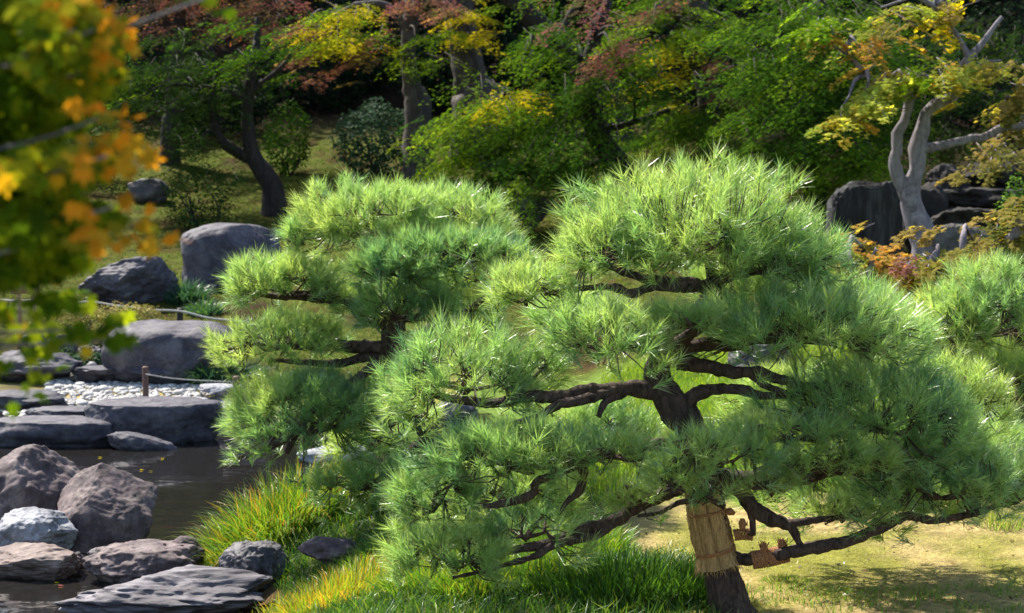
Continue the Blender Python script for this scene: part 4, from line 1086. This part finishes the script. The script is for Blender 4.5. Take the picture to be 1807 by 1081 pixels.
maple('maple_tree', 'spreading maple with low yellow-green layered boughs left of the pine top', 26.0,
  [(1090, 310, 26), (1074, 268, 21), (1050, 225, 18), (1040, 180, 17), (1036, 130, 15), (1050, 70, 12), (1072, 0, 8)],
  [[(1045, 195, 8), (980, 170, 6), (900, 185, 4), (820, 200, 3)], [(1055, 235, 8), (980, 250, 6), (900, 265, 4), (820, 290, 3)], [(1042, 110, 6), (980, 80, 4), (940, 70, 3)], [(1080, 280, 7), (1000, 300, 5), (930, 320, 3)], [(1060, 230, 6), (1120, 215, 5), (1180, 190, 4)]],
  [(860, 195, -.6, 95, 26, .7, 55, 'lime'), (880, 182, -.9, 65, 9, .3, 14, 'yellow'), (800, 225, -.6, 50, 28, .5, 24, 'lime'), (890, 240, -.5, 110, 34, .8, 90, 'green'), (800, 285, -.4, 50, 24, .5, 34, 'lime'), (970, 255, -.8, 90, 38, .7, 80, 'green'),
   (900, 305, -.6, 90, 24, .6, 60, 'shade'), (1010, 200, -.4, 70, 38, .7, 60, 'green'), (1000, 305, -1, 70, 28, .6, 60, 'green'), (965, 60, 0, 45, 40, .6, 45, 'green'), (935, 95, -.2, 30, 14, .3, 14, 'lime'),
   (1040, 35, -.8, 50, 18, .5, 12, 'pink'), (1085, 88, -.9, 42, 16, .4, 11, 'pink'), (1062, 112, -.9, 18, 14, .25, 6, 'red'), (1100, 60, -.4, 40, 40, .5, 30, 'lime'), (1030, 150, -.7, 34, 24, .4, 22, 'green'), (1120, 160, -.3, 50, 40, .6, 40, 'green')], seed=6, droop=0.55, sr=0.28)
maple('maple_tree', 'pale-trunked maple with yellow boughs above the pine top', 28.5,
  [(1258, 250, 22), (1252, 200, 19), (1246, 140, 20), (1240, 80, 20), (1232, 10, 18), (1225, -80, 10)],
  [[(1244, 130, 8), (1200, 100, 6), (1160, 110, 4)], [(1246, 150, 8), (1300, 120, 6), (1360, 130, 4)], [(1240, 60, 8), (1180, 20, 5)], [(1252, 210, 6), (1200, 195, 5), (1150, 190, 4)]],
  [(1170, 140, -.8, 40, 40, .5, 45, 'yellow'), (1220, 62, -.6, 70, 24, .6, 50, 'lime'), (1285, 85, -.5, 35, 28, .4, 24, 'lime'), (1275, 170, -.9, 22, 30, .3, 14, 'pink'), (1245, 118, -.9, 26, 16, .3, 10, 'pink'), (1155, 20, -.5, 28, 22, .4, 18, 'pink'), (1130, 40, 0, 60, 50, .7, 50, 'green'),
   (1330, 170, 0, 80, 55, .8, 70, 'green'), (1180, 235, -.6, 110, 38, .8, 90, 'green'), (1290, 265, -1, 90, 30, .7, 70, 'green'), (1220, 205, -.2, 60, 24, .4, 30, 'shade'), (1180, 0, .5, 120, 40, 1, 60, 'green'), (1140, 290, -1, 70, 28, .5, 50, 'green'), (1250, 300, -1.4, 110, 26, .6, 80, 'green'), (1190, 250, -1.2, 80, 24, .5, 40, 'lime'), (1330, 320, -1.6, 90, 24, .5, 60, 'green')], bark='grey_bark', seed=7, sr=0.27)
maple('maple_tree', 'broad green maple with tiered boughs left of the grey twisted maple', 25.0,
  [(1440, 360, 24), (1432, 300, 20), (1425, 220, 17), (1440, 130, 14), (1450, 40, 10), (1455, -60, 6)],
  [[(1430, 240, 7), (1370, 215, 5), (1310, 215, 3)], [(1430, 200, 7), (1500, 170, 5), (1560, 170, 3)], [(1440, 120, 6), (1380, 80, 4), (1330, 60, 3)], [(1434, 290, 6), (1490, 280, 5), (1550, 290, 3)]],
  [(1370, 40, 0, 100, 34, .9, 90, 'green'), (1470, 50, .2, 90, 36, .9, 80, 'green'), (1350, 110, -.4, 80, 28, .7, 60, 'green'), (1430, 105, -.3, 90, 26, .7, 60, 'green'), (1410, 135, -.8, 45, 18, .3, 22, 'lime'), (1370, 185, -.6, 80, 30, .7, 60, 'green'), (1470, 185, -.5, 80, 30, .7, 60, 'green'),
   (1390, 245, -.9, 80, 24, .6, 60, 'green'), (1470, 255, -1, 85, 26, .6, 70, 'green'), (1440, 300, -1.1, 70, 18, .5, 45, 'lime'), (1520, 300, -1.2, 60, 26, .5, 55, 'lime'), (1330, 290, -.8, 60, 24, .5, 40, 'green'), (1540, 230, -.5, 60, 38, .6, 50, 'green'), (1560, 110, 0, 80, 50, .8, 70, 'green'), (1640, 190, .8, 100, 60, .8, 80, 'shade'), (1720, 120, 1, 110, 70, .9, 100, 'shade'), (1620, 280, 1.2, 120, 40, .6, 60, 'shade')], seed=8, droop=0.5, sr=0.3)
maple('maple_tree', 'grey twisted maple with forked smooth trunk and golden leaves', 19.0,
  [(1640, 445, 30), (1630, 415, 24), (1614, 380, 20), (1606, 345, 17), (1618, 300, 13), (1620, 262, 14), (1628, 228, 13), (1634, 200, 10), (1652, 186, 11), (1676, 172, 11), (1694, 142, 9), (1700, 116, 9), (1720, 92, 7), (1742, 66, 5), (1768, 30, 3.5)],
  [[(1607, 362, 14), (1592, 326, 12), (1577, 288, 11), (1584, 262, 9), (1583, 236, 10), (1598, 208, 8), (1609, 170, 8)], [(1620, 262, 11), (1660, 256, 8), (1705, 245, 7), (1750, 236, 7), (1775, 222, 7), (1815, 222, 6)], [(1712, 108, 6), (1690, 60, 4), (1660, 20, 3)], [(1690, 150, 5), (1730, 110, 3), (1765, 105, 2)],
   [(1612, 172, 8), (1570, 150, 5), (1530, 130, 4), (1490, 95, 3), (1465, 78, 2)]],
  [(1560, 152, -.3, 48, 11, .35, 18, 'gold'), (1530, 180, -.4, 40, 13, .3, 13, 'gold'), (1485, 212, -.4, 34, 13, .25, 9, 'gold'), (1650, 142, -.4, 44, 9, .3, 13, 'gold'), (1710, 132, -.3, 50, 9, .3, 12, 'gold'), (1600, 140, -.2, 26, 12, .25, 10, 'lime'),
   (1560, 20, 0, 110, 22, .6, 15, 'gold'), (1445, 48, 0, 50, 18, .4, 14, 'lime'), (1640, 30, 0, 70, 18, .5, 10, 'olive'), (1520, 85, -.1, 22, 12, .2, 7, 'orange'), (1465, 66, -.1, 14, 9, .15, 5, 'orange'), (1785, 178, -.3, 50, 28, .4, 20, 'olive'), (1670, 20, .1, 20, 14, .2, 9, 'yellow'), (1800, 240, 0, 50, 20, .3, 14, 'olive'), (1730, 290, 1.5, 90, 14, .3, 14, 'olive')],
  bark='maple_bark', seed=9, tmpl=STAR5, lsize=0.07, sr=0.17, sides=18, droop=0.5)
maple('maple_shrub', 'low orange and gold maple shrub between the two pines', 12.5,
  [(1560, 640, 12), (1570, 570, 10), (1590, 510, 8), (1610, 470, 5)], [[(1575, 560, 7), (1530, 500, 5), (1490, 470, 3)], [(1585, 530, 7), (1650, 480, 5), (1700, 450, 4)], [(1640, 490, 8), (1730, 470, 9), (1775, 430, 9), (1800, 405, 9), (1840, 392, 8)]],
  [(1525, 440, .1, 60, 14, .3, 8, 'orange'), (1500, 482, 0, 55, 24, .25, 13, 'gold'), (1560, 462, 0, 60, 28, .3, 13, 'orange'), (1600, 500, -.1, 60, 22, .3, 13, 'gold'), (1660, 462, 0, 60, 26, .3, 20, 'olive'), (1720, 440, .1, 50, 20, .3, 18, 'olive'), (1780, 420, .2, 40, 24, .3, 14, 'olive'), (1640, 500, -.1, 40, 18, .2, 10, 'pink')],
  bark='maple_bark', seed=10, tmpl=STAR5, lsize=0.062, sr=0.13, droop=0.4, cat='shrub')

# -- shrubs
shrub('round-topped light green shrub on bare stems before the dark wood', 508, 212, 46, 30, 30.5, 1500, 'green', 0.075, 1)
shrub('wide blue-green bush at the foot of the pale straight trunk', 660, 212, 82, 32, 30.2, 2600, 'bluegreen', 0.085, 2)
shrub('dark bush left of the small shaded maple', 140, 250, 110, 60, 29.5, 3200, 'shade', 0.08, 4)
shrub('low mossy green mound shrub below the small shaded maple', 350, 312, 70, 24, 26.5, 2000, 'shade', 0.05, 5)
shrub('yellowish little bush below the spreading maple', 915, 335, 34, 20, 24.2, 900, 'lime', 0.05, 7)
shrub('low clipped hedge with pale and reddish tips behind the rope fence', 185, 575, 125, 36, 19.2, 7000, 'olive', 0.035, 8, rd=0.45, name='hedge', cat='hedge', flat=0.6)
shrub('dark creeping plant cushion among the jagged stones', 160, 640, 45, 20, 17.9, 1100, 'bluegreen', 0.045, 9)
shrub('dark green cushion plant left of the large rounded boulder', 110, 632, 34, 16, 18.0, 900, 'shade', 0.045, 10)
shrub('small dark bush growing over the rock bank at the right', 1800, 360, 44, 50, 19.6, 1500, 'green', 0.05, 11)
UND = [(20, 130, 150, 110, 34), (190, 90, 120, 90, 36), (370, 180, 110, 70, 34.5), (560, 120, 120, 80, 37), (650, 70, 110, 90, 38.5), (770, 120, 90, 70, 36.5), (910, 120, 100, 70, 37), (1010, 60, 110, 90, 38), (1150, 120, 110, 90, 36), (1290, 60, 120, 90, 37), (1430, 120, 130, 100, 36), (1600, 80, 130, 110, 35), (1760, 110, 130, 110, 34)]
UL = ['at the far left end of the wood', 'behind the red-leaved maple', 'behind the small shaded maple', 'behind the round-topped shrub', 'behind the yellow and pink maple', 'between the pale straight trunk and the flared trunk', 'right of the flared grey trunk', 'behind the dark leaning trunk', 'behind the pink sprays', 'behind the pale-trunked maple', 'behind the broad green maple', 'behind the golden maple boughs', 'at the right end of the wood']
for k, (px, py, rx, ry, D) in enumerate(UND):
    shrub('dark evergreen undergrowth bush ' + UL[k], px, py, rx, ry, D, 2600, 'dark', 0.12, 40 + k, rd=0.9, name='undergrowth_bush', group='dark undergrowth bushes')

# -- tall evergreens closing the wood; their crowns stand above the picture and shade the slope
def evergreen(label, x, y, h, cr, seed, cz=0.5, n=10000):
    r = np.random.default_rng(seed + 77)
    gz = hz(x, y)
    t = thing('evergreen_tree', label, 'tree', (x, y, gz), 'tall evergreens of the wood')
    v, f = tube([(x, y, gz - 0.3), (x + 0.1, y, gz + h * 0.3), (x - 0.1, y + 0.1, gz + h * 0.65), (x, y, gz + h * 0.95)], [0.36, 0.26, 0.18, 0.05], 12, 0.3, 0.08, 0.03, seed)
    obj('trunk', v, f, M['dark_bark'], t, None, True)
    c = np.array([x, y, gz + h * cz])
    lob = c + ellip(r, 26, 0.4) * np.array([cr, cr, h * 0.46])
    B = Acc()
    for q in lob:
        s = np.array([x, y, gz + h * r.uniform(0.3, 0.75)])
        v, f = tube([s, (s + q) / 2 + np.array([0, 0, 0.2]), q], [0.09, 0.06, 0.02], 6, 0.3, 0, 0.05, seed)
        B.add(v, f)
    B.obj('branches', M['dark_bark'], t, True)
    k = r.integers(0, len(lob), n)
    off = ellip(r, n, 0.3)
    pos = lob[k] + off * np.array([1.15, 1.15, 0.8]) * (cr * 0.42)
    nor = nrm(off * 0.6 + np.array([0, 0, 0.6]) + r.normal(size=(n, 3)) * 0.6)
    A = Acc()
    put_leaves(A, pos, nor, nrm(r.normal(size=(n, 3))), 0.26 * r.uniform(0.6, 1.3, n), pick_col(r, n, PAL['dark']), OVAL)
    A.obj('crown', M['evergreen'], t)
EV = [(-12.5, 43, 9.5, 3.6, 'at the far left of the wood'), (-8.0, 42.5, 9.5, 3.4, 'behind the red-leaved maple'), (-3.8, 42, 9.5, 3.4, 'behind the yellow and pink maple'), (0.2, 43, 9.5, 3.4, 'behind the flared grey trunk'), (4.2, 42.5, 9.5, 3.4, 'behind the pale-trunked maple'),
      (8.4, 43, 9.5, 3.6, 'behind the broad green maple'), (12.8, 43, 9.5, 3.8, 'at the far right of the wood'), (-10.4, 49, 9.5, 4.2, 'in the back row behind the small shaded maple'), (-5, 50, 9.5, 4.2, 'in the back row behind the dark undergrowth'), (0, 49, 9.5, 4.2, 'in the back row behind the thick trunk'), (5.5, 50, 9.5, 4.2, 'in the back row behind the yellow boughs'), (10.8, 49, 9.5, 4.2, 'in the back row behind the golden maple'), (-17.5, 45, 9.5, 4.2, 'beyond the left end of the wood'), (17.5, 46, 9.5, 4.2, 'beyond the right end of the wood')]
for k, (x, y, h, cr, w_) in enumerate(EV):
    evergreen('tall dark evergreen tree ' + w_, x, y, h, cr, k)

# ------------------------------------------------------------------ fences, sign
def post(label, px, ytop, ybase, w, D, mat, name='fence_post', cat='post', group=None):
    b = P(px, ybase, D); h = (ybase - ytop) * D / F; r = w / 2 * D / F
    z0 = min(b[2], hz(b[0], b[1])) - 0.03
    v, f = tube([(b[0], D, z0), (b[0], D, b[2] + h * 0.5), (b[0], D, b[2] + h - r * 0.3), (b[0], D, b[2] + h)], [r, r, r, r * 0.8], 10, 0.02, 0.04, 0, 3)
    return tag(obj(name, v, f, M[mat], None, None, True), label, cat, group)
def rope(label, pts, D, rp, name='fence_rope', group=None):
    p, r = pxline([(x, y, rp) for x, y in pts], D)
    v, f = tube(p, r, 6, 0.05)
    return tag(obj(name, v, f, M['rope'], None, None, True), label, 'rope', group)
DF = 19.75
post('black fence post at the wooden sign', 11, 527, 600, 13, DF, 'post_dark')
post('black fence post behind the middle of the hedge', 157, 524, 600, 12, DF, 'post_dark')
post('black fence post above the large rounded boulder', 318, 543, 600, 11, DF, 'post_dark')
post('black fence post under the round pad of the left pine', 440, 562, 610, 11, DF, 'post_dark')
rope('pale rope slung between black posts behind the hedge', [(-90, 522), (11, 530), (60, 531), (110, 535), (157, 532), (200, 538), (260, 546), (318, 549), (370, 561), (440, 568)], DF - 0.05, 2.0)
post('short brown post among the white pebbles', 257, 646, 690, 11, 16.3, 'post_brown')
post('short brown post before the dark sedge tuft', 417, 663, 706, 12, 16.2, 'post_brown')
rope('thin pale cord between the two short brown posts', [(257, 660), (300, 667), (350, 671), (417, 674)], 16.2, 1.0)
DS = 19.0
sb = P(34, 592, DS)
sign = thing('sign_board', 'small wooden sign board with gabled top beside the hedge', 'sign', (sb[0], sb[1], hz(sb[0], sb[1])))
def boxpts(c, sx, sy, sz, roty=0.0):
    V = np.array([(x, y, z) for x in (-.5, .5) for y in (-.5, .5) for z in (-.5, .5)]) * np.array([sx, sy, sz])
    c_, s_ = math.cos(roty), math.sin(roty)
    V = np.stack([V[:, 0] * c_ + V[:, 2] * s_, V[:, 1], -V[:, 0] * s_ + V[:, 2] * c_], 1)
    return V + c, np.array([(0, 1, 3, 2), (4, 6, 7, 5), (0, 4, 5, 1), (2, 3, 7, 6), (0, 2, 6, 4), (1, 5, 7, 3)])
k = DS / F
for px, y0, y1 in ((34, 470, 628), (60, 485, 628)):
    c = P(px, (y0 + y1) / 2, DS)
    obj('post', *boxpts(c, 7 * k, 7 * k, (y1 - y0) * k), M['sign_wood'], sign)
c = P(44, 500, DS - 0.03)
obj('board', *boxpts(c, 50 * k, 0.02, 36 * k), M['sign_wood'], sign)
obj('board_rail', *boxpts(P(44, 484, DS - 0.05), 54 * k, 0.02, 5 * k), M['sign_wood'], sign)
for s_, px in ((1, 61), (-1, 22)):
    obj('roof', *boxpts(P(px, 469, DS), 46 * k, 0.16, 4 * k, s_ * 0.30), M['sign_roof'], sign)

# ------------------------------------------------------------------ floating leaves on the pond
for k, (px, py, c_) in enumerate([(105, 1032, 'pink'), (98, 1027, 'yellow'), (248, 828, 'yellow'), (175, 806, 'yellow'), (285, 808, 'yellow'), (265, 830, 'olive')]):
    g = G(px, py, 0.006)
    A = Acc()
    put_leaves(A, np.array([g]), np.array([[0.05, 0.02, 1.0]]), np.array([[1.0, 0.3 * k, 0]]), np.array([0.035]), PAL[c_][0][0][None], STAR7)
    o = A.obj('fallen_leaf', M['maple'])
    tag(o, ['pinkish fallen leaf floating by the low brown rock', 'pale fallen leaf floating by the low brown rock', 'pale fallen leaf floating on the open water before the humped boulder', 'fallen leaf floating left of the teardrop stone', 'fallen leaf floating right of the teardrop stone', 'dull fallen leaf floating on the open water'][k], 'leaf', 'fallen leaves on the pond')

# ------------------------------------------------------------------ overhanging maple close to the viewer
DM = 1.95
fm = thing('maple_tree', 'close overhanging maple branches with blurred green and orange leaves', 'tree', (-1.35, 2.1, hz(-1.35, 2.1)))
v, f = tube([(-1.35, 2.1, 0.2), (-1.32, 2.1, 1.0), (-1.2, 2.15, 1.7), (-1.26, 2.1, 2.4), (-1.2, 2.1, 3.2)], [0.075, 0.065, 0.055, 0.045, 0.02], 16, 0.03, 0.06, 0.01, 4)
obj('trunk', v, f, M['maple_bark'], fm, None, True)
r = np.random.default_rng(77)
A, Tw = Acc(), Acc()
FM = [ # px, py, rx, ry, n, palette, dD
 (60, 60, 110, 90, 110, 'fg', 0), (150, 60, 55, 60, 40, 'fm', -.1), (185, 60, 26, 60, 16, 'fo', -.12), (60, 190, 100, 70, 90, 'fg', .05), (150, 130, 55, 50, 30, 'fm', -.05), (40, 330, 70, 90, 110, 'fg', .05), (110, 300, 90, 40, 50, 'fm', -.1),
 (210, 280, 60, 50, 20, 'fo', -.12), (215, 205, 45, 16, 9, 'fo', -.1), (120, 400, 100, 50, 60, 'fg', 0), (230, 420, 60, 30, 14, 'fo', -.1), (298, 438, 14, 10, 2, 'fo', -.1), (60, 470, 90, 40, 36, 'fg', .1), (230, 370, 20, 22, 4, 'fo', -.1), (85, 545, 80, 26, 9, 'fg', .15), (30, 620, 36, 40, 6, 'fg', .2), (50, 690, 12, 26, 2, 'fg', .2), (240, 605, 22, 10, 2, 'fg', .1), (180, 580, 26, 16, 4, 'fg', .1), (400, 2, 20, 6, 3, 'fg', 0), (190, 15, 40, 14, 8, 'fo', 0), (-90, 250, 90, 260, 170, 'fg', .1), (60, -60, 160, 50, 90, 'fg', 0)]
FP = {'fg': [(CG([.085, .15, .01]), 4), (CG([.16, .21, .012]), 3), (CG([.045, .09, .01]), 3), (CG([.4, .28, .015]), .25)], 'fo': [(CG([.55, .24, .02]), 4), (CG([.5, .3, .03]), 2), (CG([.2, .19, .02]), 1)], 'fm': [(CG([.24, .25, .015]), 3), (CG([.5, .3, .02]), .6), (CG([.11, .17, .015]), 3)]}
for (px, py, rx, ry, n, pal, dD) in FM:
    n = int(n * 5.6) if pal == 'fg' else int(n * (3.6 if pal == 'fm' else 1.7))
    d = DM + dD; k = d / F
    if px > 0: px, rx = px * 0.9 - 4, rx * 0.85
    c = P(px, py - 6, d)
    pos = c + ellip(r, n, 0.2) * np.array([rx * k, 0.22, ry * k])
    nor = nrm(np.array([0.1, -0.6, 0.65]) + r.normal(size=(n, 3)) * 0.45)
    tip = nrm(np.array([0.5, -0.15, -0.8]) + r.normal(size=(n, 3)) * 0.5)
    put_leaves(A, pos, nor, tip, 0.024 * r.uniform(0.7, 1.25, n), pick_col(r, n, FP[pal]), STAR7, 0.18)
    if n > 3:
        s = np.array([-1.23, 2.12, 1.5 + 0.25 * (c[2] - 1.2)])
        v_, f_ = tube([s, (s + c) / 2 + np.array([0, 0, 0.06]), c], [0.008, 0.0045, 0.0015], 6, 0.03, 0, 0.01)
        Tw.add(v_, f_)
A.obj('crown', M['maple'], fm)
Tw.obj('branches', M['maple_bark'], fm, True)
